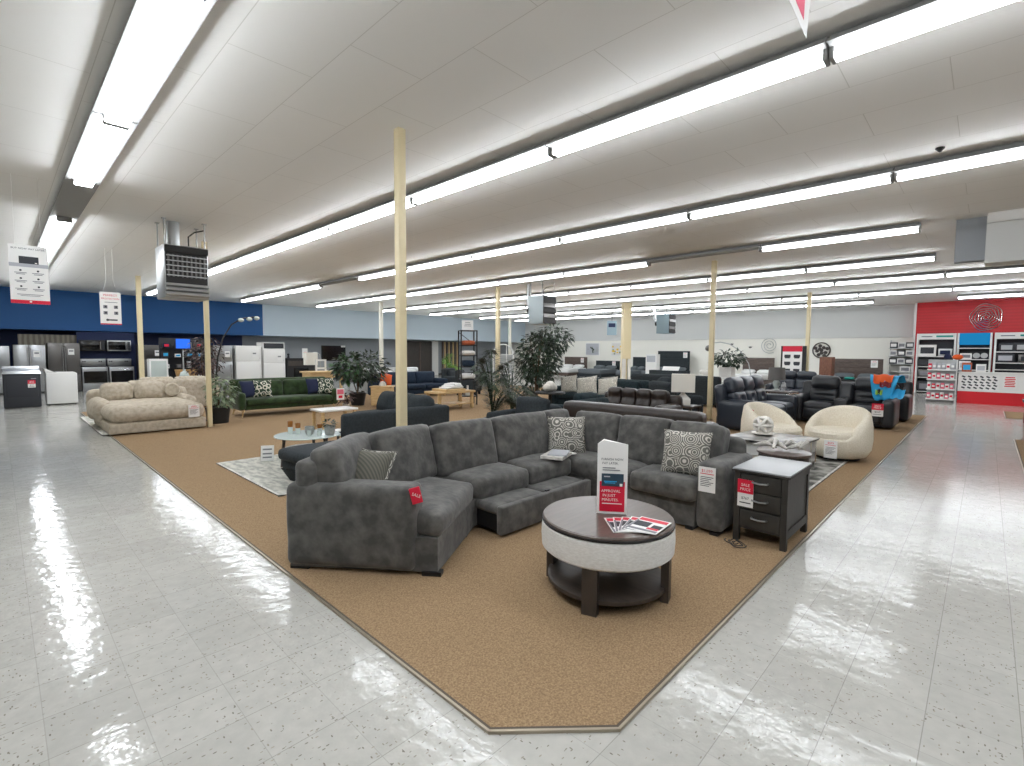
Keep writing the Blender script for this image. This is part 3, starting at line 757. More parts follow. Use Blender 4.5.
def recliner(label, loc, rz, nseat=1, console=False, m='leather', group=None, w1=.62, tuft=False, arm=.22, d=.98, h=1.05):
    cw = .27 if console else 0
    w = nseat * w1 + 2 * arm + cw
    t = thing('recliner_sofa' if nseat > 1 else 'recliner_chair', label, 'sofa' if nseat > 1 else 'armchair', loc, rz, group)
    MB().pad((0, .02, .16), (w - .06, d - .1, .24), .03, 0, 3).build('base', 'black', t)
    MB().pad((0, d / 2 - .1, .5), (w - .04, .2, .86), .08, .01, 5, RX(-8)).build('back_shell', m, t)
    for k in (-1, 1):
        MB().pad((k * (w / 2 - arm / 2), -.02, .33), (arm, d - .04, .58), .07, (.01, 0, .02), 6).build('armrest', m, t)
    x = -w / 2 + arm
    slots = []
    for i in range(nseat):
        if console and i == 1: slots.append(('c', x, cw)); x += cw
        slots.append(('s', x, w1)); x += w1
    for typ, x, ww in slots:
        cx = x + ww / 2
        if typ == 'c':
            MB().pad((cx, -.08, .34), (ww - .01, d - .3, .5), .03, .004, 3).build('console', m, t)
            MB().pad((cx, d / 2 - .3, .66), (ww - .01, .2, .5), .05, .02, 5, RX(-10)).build('console_back', m, t)
            b = MB()
            for y in (-.25, -.12): b.lathe([(.04, .588), (.05, .588), (.05, .6), (.04, .6)], (cx, y, 0), 14)
            b.build('cup_holder', 'chrome', t); continue
        MB().pad((cx, -.12, .38), (ww - .01, d - .28, .2), .07, (0, .02, .03), 7, None, .004, None, x).build('seat_cushion', m, t)
        MB().pad((cx, -d / 2 + .05, .24), (ww - .03, .08, .26), .035, (0, .02, 0), 5).build('footrest', m, t)
        def fn(q, u):
            if tuft: q.y += .06 * math.exp(-(q.x * q.x + q.z * q.z) / .006)
            else: q.y += .03 * math.exp(-((q.z + .0) ** 2) / .0006) * (1 if abs(q.x) < ww * .3 else 0)
            return q
        MB().pad((cx, d / 2 - .27, .6), (ww - .01, .2, .34), .07, (0, .04, .01), 10, RX(-12), .004, None, x + 1, fn).build('lumbar_cushion', m, t)
        MB().pad((cx, d / 2 - .19, .9), (ww - .01, .22, h - .75), .08, (0, .04, .02), 7, RX(-14), .004, None, x + 2).build('headrest', m, t)
    return t

def box_item(name, label, cat, loc, size, rz, parts, group=None):
    """carton: parts = (body, accent) materials"""
    t = thing(name, label, cat, loc, rz, group); w, d, h = size
    MB().span((-w / 2, -d / 2, 0), (w / 2, d / 2, h), .004).build('carton', parts[0], t)
    b = MB(); b.box((0, -d / 2 - .002, h * .5), (w * .75, .004, h * .55)); b.build('label_panel', parts[1], t, smooth=False)
    return t

# ================================================================ DRUM TABLE, MARBLE TABLE, TUB CHAIRS, RUG
def rug(label, x0, y0, x1, y1, m, loc=None):
    b = MB(); b.use(0).span((x0, y0, .012), (x1, y1, .022)); b.use(1)
    for a, c in (((x0, y0), (x1, y0 + .03)), ((x0, y1 - .03), (x1, y1)), ((x0, y0), (x0 + .03, y1)), ((x1 - .03, y0), (x1, y1))): b.span((*a, .011), (*c, .0235))
    c = ((x0 + x1) / 2, (y0 + y1) / 2, 0)
    o = b.build('area_rug', [m, 'drift'], off=c, smooth=False); o.location = c; return tag(o, label, 'rug')
rug('grey marbled area rug under the marble-topped coffee table', 5.15, 1.4, 8.65, 2.5, 'rugdark')
t = thing('end_table', 'round dark drum side table holding a piece of driftwood', 'table', (6.02, 1.58, .0235), 0)
MB().lathe([(0, .0), (.23, .0), (.25, .03), (.25, .44), (.24, .46), (0, .46)], n=40, cap=False).build('drum_body', 'espresso', t)
MB().lathe([(0, .46), (.26, .46), (.27, .47), (.27, .485), (.26, .493), (0, .493)], n=48, cap=False).build('tabletop', 'walnut', t)
o = MB()
for i in range(9):
    a = i * .7; q = Vector((-.2 + .05 * i, .05 * math.sin(i * 1.9), .04))
    o.tube([q + Vector((-.12 * math.cos(a), -.09 * math.sin(a), -.0)), q + Vector((0, 0, .035 + .02 * (i % 3))), q + Vector((.12 * math.cos(a * .7), .08 * math.sin(a * .7), -.012))], [.012, .026, .008], 7)
one('driftwood_sculpture', 'knotted pale driftwood sculpture lying on the round drum side table', 'sculpture', o, 'drift', (6.02, 1.56, .518), -75)
t = thing('coffee_table', 'square coffee table with grey marble top and chrome legs on the marbled rug', 'table', (7.3, 2.08, .0235), -6)
MB().span((-.45, -.44, .40), (.45, .44, .413)).build('underframe', 'black', t, smooth=False)
MB().span((-.46, -.45, .413), (.46, .45, .43), .004).build('tabletop', 'marble', t)
MB().span((-.38, -.37, .22), (.38, .37, .40), .006).build('apron_box', 'white', t)
MB().span((-.385, -.375, .07), (.385, .375, .1), .004).build('lower_shelf', 'ceramicw', t)
for sx in (-1, 1):
    for sy in (-1, 1): MB().box((sx * .41, sy * .40, .2), (.045, .045, .4)).build('leg', 'chrome', t, smooth=False)
t = thing('knot_sculpture', 'white openwork ceramic orb on a dish on the marble coffee table', 'sculpture', (7.42, 2.22, .454), 0)
MB().lathe([(0, 0), (.1, 0), (.15, .025), (.14, .03), (.09, .012), (0, .012)], n=24, cap=False).build('dish', 'ceramicw', t)
for k, (ax_, an) in enumerate((('X', 0), ('X', 60), ('X', 120), ('Y', 60), ('Y', 120))):
    rt = Matrix.Rotation(R(an), 3, ax_)
    b = MB(); b.tube([rt @ Vector((.115 * math.cos(a * math.pi / 12), .115 * math.sin(a * math.pi / 12), 0)) + Vector((0, 0, .14)) for a in range(24)], .02, 8, True); b.build('ring', 'ceramicw', t)

def tub_chair(label, loc, rz):
    t = thing('tub_chair', label, 'armchair', loc, rz, 'cream bouclé swivel chairs'.replace('é', 'e'))
    N = 48; b = MB(); vs = []; fs = []
    def hh(a):  # a: 0 front, pi back
        x = abs(a) / math.pi
        if x < .27: return .40
        s = (x - .27) / .73
        return .40 + .375 * (1 - (1 - min(1, s)) ** 2.2)
    M_ = 12
    for i in range(N):
        a = -math.pi + 2 * math.pi * i / N; h = hh(a); open_ = abs(a) / math.pi < .27
        top = .38 if open_ else h
        pr = [(.30, .035), (.37, .06), (.425, .16), (.44, .30), (.435, min(.5, top * .85)), (.405, top - .035), (.37, top - .005), (.345, top), (.32, top - .01), (.30, top - .05), (.285, max(.33, top - .2)), (.28, .32)]
        for r, z in pr: vs.append((r * math.sin(a), -r * math.cos(a), z))
    for i in range(N):
        j = (i + 1) % N
        for k in range(M_ - 1): fs.append((i * M_ + k, j * M_ + k, j * M_ + k + 1, i * M_ + k + 1))
    fs.append(tuple(i * M_ for i in reversed(range(N)))); fs.append(tuple(i * M_ + M_ - 1 for i in range(N)))
    b.add(vs, fs); b.build('shell', 'boucle', t, angle=80)
    b = MB(); b.lathe([(0, .31), (.37, .31), (.405, .34), (.41, .40), (.375, .445), (.2, .455), (0, .457)], (0, -.06, 0), 40, .9, .94, cap=False); b.build('seat_cushion', 'boucle', t)
    MB().lathe([(0, 0), (.29, 0), (.29, .036), (0, .036)], n=32, cap=False).build('swivel_base', 'black', t)
    return t
tub_chair('cream boucle tub chair with a white price tag on its front', (8.80, 1.575, .0235), -108)
tub_chair('cream boucle tub chair with a red heart-shaped tag on its back', (8.48, 2.42, .0235), -20)
price_tag('white price tag on the front of the cream tub chair by the aisle', (8.345, 1.575, .34), -97, .17, .26, big='$699')
t = thing('red_tag', 'red heart-shaped tag on the inner back of the cream tub chair', 'tag', (8.46, 2.76, .64), -75)
b = MB(); pts = [(.07 * math.sin(a) ** 3 * 1.1, .06 * (.8 * math.cos(a) - .33 * math.cos(2 * a) - .13 * math.cos(3 * a) - .06 * math.cos(4 * a))) for a in [2 * math.pi * k / 28 for k in range(28)]]
b.add([(x, y, z) for y in (-.006, 0) for x, z in pts], [tuple(range(28)), tuple(reversed(range(28, 56)))] + [(i, (i + 1) % 28, 28 + (i + 1) % 28, 28 + i) for i in range(28)]); b.build('card', 'crimson', t, smooth=False)

# ================================================================ RECLINERS, BROWN SOFAS, DARK SOFAS
recliner('blue-black leather reclining sofa with tufted backs beside the cream post', (11.5, 3.56, .012), 0, 3, False, 'leatherblue', None, .64, True, .22, .98, 1.08)
recliner('black leather reclining loveseat with centre console and a bright blanket on it', (13.25, 2.28, .012), -90, 2, True, 'leather', None, .60, False, .22)
recliner('single black recliner chair behind the loveseat with the bright blanket', (14.95, 1.66, .012), -90, 1, False, 'leather', None, .5, False, .17)
recliner('dark tufted recliner chair in front of the red-topped poster', (17.2, 4.3, .012), -90, 2, False, 'leatherblue', None, .55, True, .16, .95, .98)
recliner('dark grey recliner chair seen from the side behind the white square lamp', (10.75, 5.1, .012), 60, 1, False, 'slate', None, .5, False, .18, .9, .98)
# blanket: draped over the headrest and arm of the loveseat
t = thing('printed_blanket', 'bright blue and orange printed blanket draped over the black loveseat', 'blanket', (13.17, 1.62, .05), -90)
def drape(pts, w0, w1, m, nm, dx=0, th=.012, yo=0.):
    b = MB(); n = len(pts); vs = []; fs = []; K = 8
    for i, (y, z) in enumerate(pts):
        s = i / (n - 1); w = w0 + (w1 - w0) * s
        for k in range(K + 1):
            u = -1 + 2 * k / K
            vs.append((dx + u * w / 2, y - .02 * math.sin(u * 7 + s * 4) * min(1, s * 2) + yo, z + .015 * math.cos(u * 5)))
    m0 = len(vs); vs += [(x, y + th, z - th * .4) for x, y, z in vs]
    W = K + 1
    for i in range(n - 1):
        for k in range(K):
            a = i * W + k; q = (a, a + 1, a + W + 1, a + W); fs.append(q); fs.append(tuple(m0 + v for v in reversed(q)))
    ring = [k for k in range(W)] + [i * W + K for i in range(1, n)] + [(n - 1) * W + k for k in range(K - 1, -1, -1)] + [i * W for i in range(n - 2, 0, -1)]
    for i in range(len(ring)):
        a, c = ring[i], ring[(i + 1) % len(ring)]; fs.append((a, m0 + a, m0 + c, c))
    b.add(vs, fs); return b.build(nm, m, t, angle=70)
drape([(.62, .93), (.56, 1.07), (.36, 1.09), (.17, 1.06), (.07, .94), (.0, .82), (-.06, .70), (-.08, .62), (-.085, .56)], .66, .26, 'cyan', 'blanket_sheet', .04)
drape([(.3, 1.10), (.16, 1.075), (.062, .95), (.035, .91)], .38, .30, 'orange', 'printed_patch', .02, .004, -.012)
drape([(.05, .95), (.02, .88), (.0, .84)], .2, .2, 'darkred', 'printed_patch', .08, .004, -.025)
drape([(-.01, .78), (-.06, .68)], .13, .12, 'lime', 'printed_patch', -.02, .004, -.03)
drape([(.0, .80), (-.045, .70)], .05, .05, 'ink', 'printed_patch', -.02, .004, -.045)
drape([(.05, .80), (.0, .72), (-.1, .66), (-.2, .64), (-.28, .63)], .24, .2, 'cyan', 'hanging_corner', .30, .01, .0)
price_tag('red and white sale tag below the bright blanket on the black loveseat', (12.745, 1.60, .56), -90, .2, .27, red=True)
sofa('roll_sofa', 'dark brown leather sofa with rolled back, its back to the grey sectional', 'sofa', (6.38, 3.62, .012), 90, 2.2, .72, .44, .66, .24, .83, 2, 2, 'brownleather', 'black', .07, None, (1, 1), False, .26, .36, .1, .18)
sofa('tufted_sofa', 'brown leather sofa with folded tufted backs facing the grey sectional', 'sofa', (8.85, 5.12, .012), -90, 1.75, .95, .44, .6, .2, .74, 2, 4, 'brownleather', 'black', .07, None, (1, 1), True, .2, .42, .08, .24)
sofa('teal_sofa', 'dark teal sofa with cream patterned pillows beyond the ficus', 'sofa', (11.2, 7.5, .012), -90, 2.6, .98, .46, .62, .22, .86, 2, 2, 'tealdk', 'black', .08)
sofa('teal_ottoman_chair', 'low dark teal chaise end peeking over the sectional corner', 'sofa', (7.6, 5.6, .012), 180, 1.0, .9, .44, .6, .2, .72, 1, 1, 'tealdk', 'black', .08)
sofa('navy_sofa', 'long blackish navy sofa seen from behind, near the thick square column', 'sofa', (14.75, 6.9, .012), 90, 2.9, .98, .46, .64, .22, .9, 3, 3, 'slate', 'black', .08)
for i, (x, y, z, a) in enumerate(((10.98, 8.35, .70, -78), (10.95, 7.72, .70, -88), (11.0, 7.1, .70, -96))):
    pillow(['cream floral pillow at the ficus end of the dark teal sofa', 'cream floral pillow in the middle of the dark teal sofa', 'cream floral pillow at the column end of the dark teal sofa'][i], (x, y, z), .5 if i == 0 else .64, .48, .17, RZ(a) @ RX(-14) @ RY(-9), 'floralpat')
# white square lamp on a side table
t = thing('side_table', 'small dark side table carrying the white square lamp', 'table', (9.85, 4.46, .012), 0)
MB().span((-.24, -.24, .46), (.24, .24, .5), .006).build('tabletop', 'espresso', t)
for sx in (-1, 1):
    for sy in (-1, 1): MB().box((sx * .2, sy * .2, .23), (.04, .04, .46)).build('leg', 'espresso', t, smooth=False)
t = thing('table_lamp', 'table lamp with white square shade and white pointed base', 'lamp', (9.85, 4.52, .514), -66)
b = MB(); b.prism([(-.15, -.08), (.15, -.08), (.15, .08), (-.15, .08)], 0, .12); b.add([(-.15, -.08, .12), (.15, -.08, .12), (.15, .08, .12), (-.15, .08, .12), (-.02, 0, .26), (.02, 0, .26)], [(0, 1, 5, 4), (1, 2, 5), (2, 3, 4, 5), (3, 0, 4)]); b.build('lamp_base', 'ceramicw', t, smooth=False)
MB().cyl((0, 0, .24), (0, 0, .34), .02).build('stem', 'chrome', t)
MB().prism([(-.23, -.14), (.23, -.14), (.23, .14), (-.23, .14)], .27, .64).build('lamp_shade', 'shade', t, smooth=False)
# grey lamp, glass piece and chrome C-leg table
t = thing('side_table', 'black side table with a bent chrome leg behind the reclining sofa', 'table', (14.6, 4.05, .012), -10)
MB().span((-.32, -.42, .53), (.32, .42, .57), .006).build('tabletop', 'espresso', t)
for y in (-.4, .4):
    MB().tube([(-.28, y, 0), (-.3, y, .1), (-.34, y, .3), (-.34, y, .46), (-.28, y, .53), (.28, y, .53), (.3, y, .3), (.28, y, .0)], .022, 8).build('leg', 'chrome', t)
t = thing('table_lamp', 'table lamp with dark grey drum shade and glass base', 'lamp', (14.85, 4.15, .585), 0)
MB().lathe([(0, 0), (.09, 0), (.09, .02), (.04, .04), (.08, .12), (.1, .2), (.06, .27), (.02, .3), (0, .3)], n=20, cap=False).build('lamp_base', 'paleglass', t)
MB().lathe([(.21, .28), (.215, .28), (.2, .62), (.195, .62)], n=28, cap=False).build('lamp_shade', 'shadegrey', t)
o = MB()
for i in range(7): o.box((-.05 + .02 * (i % 3), .0, .05 + .03 * i), (.15 - .014 * i, .06, .05), rot=RZ(i * 31) @ RX(20))
one('glass_sculpture', 'faceted grey glass ornament on the chrome-legged side table', 'sculpture', o, 'glossgrey', (14.45, 3.85, .585), 0)
# arc floor lamp beside the recliner
t = thing('arc_lamp', 'tall thin arched floor lamp with a round dark globe behind the cream post', 'lamp', (17.05, 5.5, .012), 0)
MB().lathe([(0, 0), (.16, 0), (.16, .02), (0, .03)], n=20, cap=False).build('lamp_base', 'chrome', t)
MB().tube([(0, 0, .02), (0, .03, .8), (0, .12, 1.25), (0, .4, 1.65), (0, .75, 1.88), (0, 1.05, 1.95), (0, 1.3, 1.92), (0, 1.42, 1.8)], .016, 8).build('arched_stem', 'galv', t)
b = MB(); b.ball((0, 1.43, 1.74), .14, 12, 1, 1, .8); b.build('globe', 'steeldk', t)

# ================================================================ PLANTS
def pot(t, r, h, m, z=0, r2=None, square=False):
    r2 = r2 or r * .75
    if square:
        b = MB(); b.prism([(-r, -r), (r, -r), (r, r), (-r, r)], z, z + h); b.build('pot', m, t, smooth=False)
    else: MB().lathe([(0, z), (r2, z), (r, z + h), (r * .9, z + h), (r * .86, z + h * .9), (0, z + h * .9)], n=24, cap=False).build('pot', m, t)
    MB().lathe([(0, z + h * .9), (r * .85, z + h * .9), (r * .7, z + h * .94), (0, z + h * .95)], n=16, cap=False).build('soil', 'soil', t)
def leafcloud(t, c, rad, n, L, w, m, seed=0, droop=.4, inner=.35):
    rr = random.Random(seed); b = MB()
    for i in range(n):
        while True:
            v = Vector((rr.uniform(-1, 1), rr.uniform(-1, 1), rr.uniform(-1, 1)))
            if inner < v.length < 1: break
        p = Vector(c) + Vector((v.x * rad[0], v.y * rad[1], v.z * rad[2]))
        d = Vector((v.x + rr.uniform(-.6, .6), v.y + rr.uniform(-.6, .6), v.z * .5 - droop + rr.uniform(-.4, .4)))
        s = rr.uniform(.7, 1.2); b.leaf(p, d, L * s, w * s, (rr.uniform(-.5, .5), rr.uniform(-.5, .5), 1))
    return b.build('foliage', m, t, angle=180)
def stems(t, base, tips, r, m='bark'):
    for q in tips:
        p = Vector(base); q = Vector(q); mid = (p + q) / 2 + Vector((rnd.uniform(-.05, .05), rnd.uniform(-.05, .05), .05))
        MB().tube([p, mid, q], [r, r * .8, r * .4], 7).build('stem', m, t)
def palm(label, loc, n, L, H, m, seed, potr=.18, poth=.3, potm='black', lw=.035, leaves=15):
    t = thing('potted_palm', label, 'plant', loc, 0); rr = random.Random(seed); pot(t, potr, poth, potm)
    for i in range(n):
        a = i * 2.4 + rr.uniform(-.3, .3); el = (i * .618 + .1) % 1.0 ; b = MB()
        reach = L * (.35 + .65 * (1 - el)); top = poth + H * (.22 + .78 * el)
        pts = []
        for k in range(9):
            s = k / 8; pts.append(Vector((math.cos(a) * reach * s ** 1.3, math.sin(a) * reach * s ** 1.3, poth * .9 + (top - poth) * math.sin(min(1, s * 1.25) * math.pi / 2) - .35 * H * max(0, s - .55) ** 1.3 * (1.3 - el))))
        b.tube(pts, [.012 - .0011 * k for k in range(9)], 5)
        for k in range(leaves):
            s = .12 + .88 * k / (leaves - 1); f = s * 8; i0 = min(7, int(f)); p = pts[i0].lerp(pts[i0 + 1], f - i0); d = (pts[i0 + 1] - pts[i0]).normalized()
            side = d.cross(Vector((0, 0, 1))).normalized(); ll = .34 * L * math.sin(math.pi * (.15 + .8 * s)) + .06
            for sg in (-1, 1): b.leaf(p, side * sg + d * .7 + Vector((0, 0, -.25)), ll, lw, (0, 0, 1))
        b.build('frond', m, t, angle=180)
    return t
# tall ficus and palms behind the sectional
t = thing('ficus_tree', 'tall dark ficus tree behind the corner of the grey sectional', 'plant', (10.2, 8.85, .012), 0)
pot(t, .2, .32, 'black')
for k in range(3):
    b = MB(); b.tube([(.03 * math.cos(k * 2.1), .03 * math.sin(k * 2.1), .28), (.05 * math.cos(k * 2.1 + 1), .05 * math.sin(k * 2.1 + 1), .8), (.12 * math.cos(k * 2.1), .12 * math.sin(k * 2.1), 1.5), (.2 * math.cos(k * 2.3), .2 * math.sin(k * 2.3), 2.0)], [.025, .022, .016, .008], 7); b.build('trunk', 'bark', t)
leafcloud(t, (.05, -.02, 1.42), (.62, .62, .72), 1300, .15, .07, 'leafdk', 3); leafcloud(t, (.3, -.3, 1.95), (.55, .55, .38), 480, .15, .07, 'leafdk', 4, .5, .2); leafcloud(t, (-.1, .1, .85), (.6, .6, .4), 260, .14, .06, 'leafdk', 5, .6)
palm('feathery potted palm between the black etagere and the ficus', (6.6, 6.85, .012), 22, .72, 1.4, 'leafdk', 11, .18, .3, 'black', .032, 16)
palm('darker potted palm arching in front of the ficus tree', (7.6, 7.3, .012), 20, .74, 1.2, 'leafdk', 12, .18, .3, 'black', .032, 16)
t = thing('potted_plant', 'leafy plant in a cream square pot behind the tufted recliner', 'plant', (15.85, 5.85, .834), 0)
pot(t, .18, .32, 'linen', 0, None, True); leafcloud(t, (.1, .02, .58), (.48, .48, .26), 330, .17, .075, 'leafdk', 6, .3, .45)
t = thing('console_table', 'low white console table carrying the cream square pot', 'table', (15.85, 6.1, .012), -90)
MB().span((-.7, -.2, .77), (.7, .2, .82), .006).build('tabletop', 'white', t)
for x in (-.65, .65): MB().span((x - .02, -.18, 0), (x + .02, .18, .77)).build('side_panel', 'white', t, smooth=False)
o = MB()
for k in range(3): o.ball((.02 * k, .1 * k, .13), .1 - .01 * k, 10)
one('flower_arrangement', 'white ball-shaped flower arrangement beside the cream square pot', 'plant', o, 'ceramicw', (15.8, 6.45, .84))

# ================================================================ CREAM WALL: BEDS, ART, POSTER
def bed(label, x, y, w, hb, m, sheet, hh=.28, group='beds along the cream wall', dark=False):
    t = thing('bed', label, 'bed', (x, y, 0), -90, group)
    b = MB(); b.use(0).span((-w / 2, .98, .1), (w / 2, 1.06, hb)); b.use(1)
    for k in range(3): b.span((-w / 2 + .05, .96, hb - .16 - .2 * k), (w / 2 - .05, .99, hb - .02 - .2 * k), .01)
    b.build('headboard', [m, m], t, smooth=False)
    MB().span((-w / 2, -1.02, .1), (w / 2, .98, .28)).build('bed_frame', m, t, smooth=False)
    MB().pad((0, -.02, .28 + hh / 2), (w - .06, 1.98, hh), .06, .01, 4).build('mattress', sheet, t)
    for sx in (-1, 1): MB().pad((sx * w / 4, .72, .28 + hh + .09), (w * .4, .38, .16), .07, .03, 5, RX(14)).build('bed_pillow', 'mattress' if not dark else 'bedding', t)
    for sx in (-1, 1):
        for yy in (-.95, 1.0): MB().box((sx * (w / 2 - .06), yy, .05), (.08, .08, .1)).build('leg', 'black', t, smooth=False)
    return t
bed('bed with dark slatted headboard under the first framed print, far off', 25.6, 19.67, 1.8, 1.26, 'brownwood', 'mattress')
bed('bed with grey bedding under the yellow-flowered print, far off', 25.6, 17.2, 1.7, 1.05, 'slate', 'bedding', dark=True)
bed('bed with tall black upholstered headboard and white price card', 25.9, 12.98, 1.9, 1.68, 'slate', 'bedding', dark=True)
bed('bed with brown headboard below the wire spiral', 25.9, 8.4, 1.5, 1.36, 'brownwood', 'mattress')
bed('bed with brown plank headboard and folded teal towel', 24.6, 3.98, 1.74, 1.38, 'brownwood', 'black', dark=True)
bed('narrow bed with small dark headboard beside the thick square column, far off', 25.6, 14.92, .95, 1.31, 'slate', 'bedding', dark=True)
o = MB(); o.pad((0, 0, .04), (.34, .3, .08), .03, .01, 4); one('folded_towel', 'folded teal towel on the dark bed', 'towel', o, 'teal', (23.75, 3.95, .575))
o = MB(); o.pad((0, 0, .04), (.3, .42, .08), .03, .01, 4); one('folded_towel', 'folded grey-blue towel on the dark bed', 'towel', o, 'slate', (23.85, 4.4, .575))
for i, (x, y, z, lb) in enumerate(((26.545, 19.1, 1.2, 'white price card on the bed under the first framed print'), (26.545, 16.7, 1.02, 'white price card on the grey bed under the yellow-flowered print'), (26.845, 12.25, 1.6, 'white price card on the tall black headboard'), (25.545, 3.4, 1.32, 'white price card on the brown plank headboard'))):
    price_tag(lb, (x, y, z), -90, .24, .3, big='SALE')
t = thing('dresser', 'tall narrow reddish-brown wooden chest beside the plank headboard bed', 'dresser', (23.2, 4.64, 0), -90)
MB().span((-.22, -.25, .0), (.22, .25, 1.46)).build('body', 'redwood', t, smooth=False)
for k in range(5):
    q = MB().span((-.2, -.27, .1 + .27 * k), (.2, -.25, .35 + .27 * k)).build('drawer', 'redwood', t, smooth=False); MB().cyl((0, -.275, .22 + .27 * k), (0, -.3, .22 + .27 * k), .012).build('knob', 'black', q)
def frame(label, y, z, w, h, pic, spots):
    t = thing('framed_print', label, 'picture', (XW - .03, y, z), -90)
    MB().span((-w / 2, -.015, -h / 2), (w / 2, .02, h / 2)).build('frame', 'white', t, smooth=False)
    MB().span((-w / 2 + .05, -.022, -h / 2 + .05), (w / 2 - .05, -.015, h / 2 - .05)).build('picture_sheet', pic, t, smooth=False)
    b = MB(); rr = random.Random(int(y * 10))
    for k in range(14):
        b.use(k % 2).ball((rr.uniform(-w * .38, w * .38), -.024, rr.uniform(-h * .35, h * .25)), rr.uniform(.04, .12), 6, 1, .04, rr.uniform(.5, 1.4))
    b.build('painted_shapes', spots, t)
frame('framed grey leafy print on the cream wall, by the corner', 18.95, 1.78, 1.1, .84, 'greycard', ['leafdk', 'galv'])
frame('framed print with yellow flowers on the cream wall', 17.0, 1.78, 1.0, .84, 'linen', ['yellow', 'leafpale'])
t = thing('wall_spiral', 'thin wire spiral hung on the cream wall above a brown headboard', 'wall art', (XW - .05, 8.07, 2.0), -90)
MB().tube([(r_ * math.cos(a), 0, r_ * math.sin(a)) for k in range(90) for a, r_ in [(k * .2, .06 + .36 * k / 90)]], .014, 6).build('spiral_wire', 'galv', t)
o = MB(); o.tube([(.36 * math.cos(k * math.pi / 12), 0, .36 * math.sin(k * math.pi / 12)) for k in range(24)], .03, 6, True)
for k in range(11): a = k * 2.4; o.lathe([(0, 0), (.08, 0), (.08, .03), (0, .03)], (.25 * math.sqrt(k / 11.) * math.cos(a) * 1.2, .02, .25 * math.sqrt(k / 11.) * math.sin(a) * 1.2), 12, rot=WALL)
one('wall_disc', 'round openwork iron wall disc beside the thin cream post', 'wall art', o, 'espresso', (XW - .06, 5.75, 1.75), -90)
for k, (y, z) in enumerate(((9.95, 2.06), (9.0, 1.9))):
    o = MB(); o.ball((0, 0, 0), .08, 8, 1, .4, .6); o.leaf((0, 0, 0), (1, .2, .5), .16, .1); o.leaf((0, 0, 0), (-1, .2, .5), .16, .1)
    one('wall_bird', ['small dark bird-shaped wall ornament nearer the cream post', 'small dark bird-shaped wall ornament nearer the wire spiral'][k], 'wall art', o, 'steeldk', (XW - .04, y, z), -90)
t = thing('poster_stand', 'freestanding poster with crimson top and rows of furniture pictures', 'sign', (19.6, 4.96, 0), -90)
MB().span((-.40, -.02, .1), (.40, .04, 1.86)).build('stand_frame', 'black', t, smooth=False)
MB().span((-.34, -.035, .5), (.28, -.02, 1.84)).build('poster_sheet', 'paper', t, smooth=False)
MB().span((-.34, -.04, 1.66), (.28, -.035, 1.85)).build('crimson_band', 'crimson', t, smooth=False)
for i in range(4):
    for j in range(2): MB().pad((-.18 + .3 * j, -.04, 1.50 - .25 * i), (.2, .01, .1), .02, 0, 3).span((-.26 + .3 * j, -.042, 1.42 - .25 * i), (-.1 + .3 * j, -.036, 1.46 - .25 * i)).build('picture', 'ink', t, smooth=False)
for x in (-.38, .38): MB().span((x - .03, -.25, 0), (x + .03, .25, .1)).build('foot', 'black', t, smooth=False)
# white cube shelves and desk pieces in front of the cream wall
t = thing('display_shelf', 'white cube shelf beside the black headboard, far off', 'shelf', (23.6, 12.52, 0), -90)
MB().span((-.3, -.18, 0), (.3, .2, 1.5)).build('case', 'white', t, smooth=False)
b = MB().span((-.24, -.19, 1.1), (.24, -.17, 1.42)); b.build('cubby', 'greycard', t, smooth=False)
t = thing('desk', 'dark low dresser with a tilted white display card on it', 'dresser', (22.8, 11.2, 0), -90)
MB().span((-.95, -.24, .05), (.95, .24, .72)).build('body', 'slate', t, smooth=False)
b = MB(); b.box((.1, -.05, .8), (.85, .02, .28), rot=RX(-40)); b.build('display_card', 'paper', t, smooth=False)
# ================================================================ RED WALL
def shelf_unit(label, y, w, header, levels, x=26.4):
    t = thing('shelf_unit', label, 'shelf', (x, y, 0), -90, 'white shelf units on the red wall')
    MB().span((-w / 2, .44, 0), (w / 2, .47, 2.44)).build('back_panel', 'ink', t, smooth=False)
    for sx in (-1, 1): MB().span((sx * w / 2, 0, 0), (sx * (w / 2 - .06), .46, 2.44)).build('side_panel', 'white', t, smooth=False)
    MB().span((-w / 2 + .06, .02, 2.2 if header == 'white' else 1.98), (w / 2 - .06, .1, 2.44)).build('header', header, t, smooth=False)
    for z in levels: MB().span((-w / 2 + .06, .0, z - .03), (w / 2 - .06, .44, z)).build('shelf', 'white', t, smooth=False)
    if header == 'white':
        b = MB().use(0).span((-w * .38, .012, 2.3), (-w * .1, .02, 2.34)); b.use(1).span((0.0, .012, 2.29), (w * .42, .02, 2.36)); b.build('header_print', ['inkgrey', 'teal'], t, smooth=False)
    return t
shelf_unit('white shelf unit nearest the corner boxes on the red wall', 1.52, 1.22, 'white', (.08, .66, 1.1, 1.52))
shelf_unit('white shelf unit with the blue lit header behind the counter', .38, 1.0, 'bluesky', (1.0, 1.42, 1.86))
shelf_unit('white shelf unit at the far right behind the counter', -.86, 1.36, 'white', (1.04, 1.3, 1.72))
def sitem(name, label, cat, y, z, w, h, m, acc, x=26.5, g='products on the white shelf units'):
    return box_item(name, label, cat, (x, y, z), (w, .2, h), -90, (m, acc), g)
sitem('boxed_product', 'white box with a dark gun-shaped picture on the corner shelf unit', 'box', 1.78, 1.525, .56, .46, 'paper', 'ink')
sitem('boxed_product', 'grey domed appliance on the corner shelf unit', 'appliance', 1.22, 1.525, .42, .3, 'galv', 'bluefab')
sitem('boxed_product', 'dark carton on the second lowest board of the corner shelf unit', 'box', 1.82, .665, .42, .3, 'steeldk', 'inkgrey')
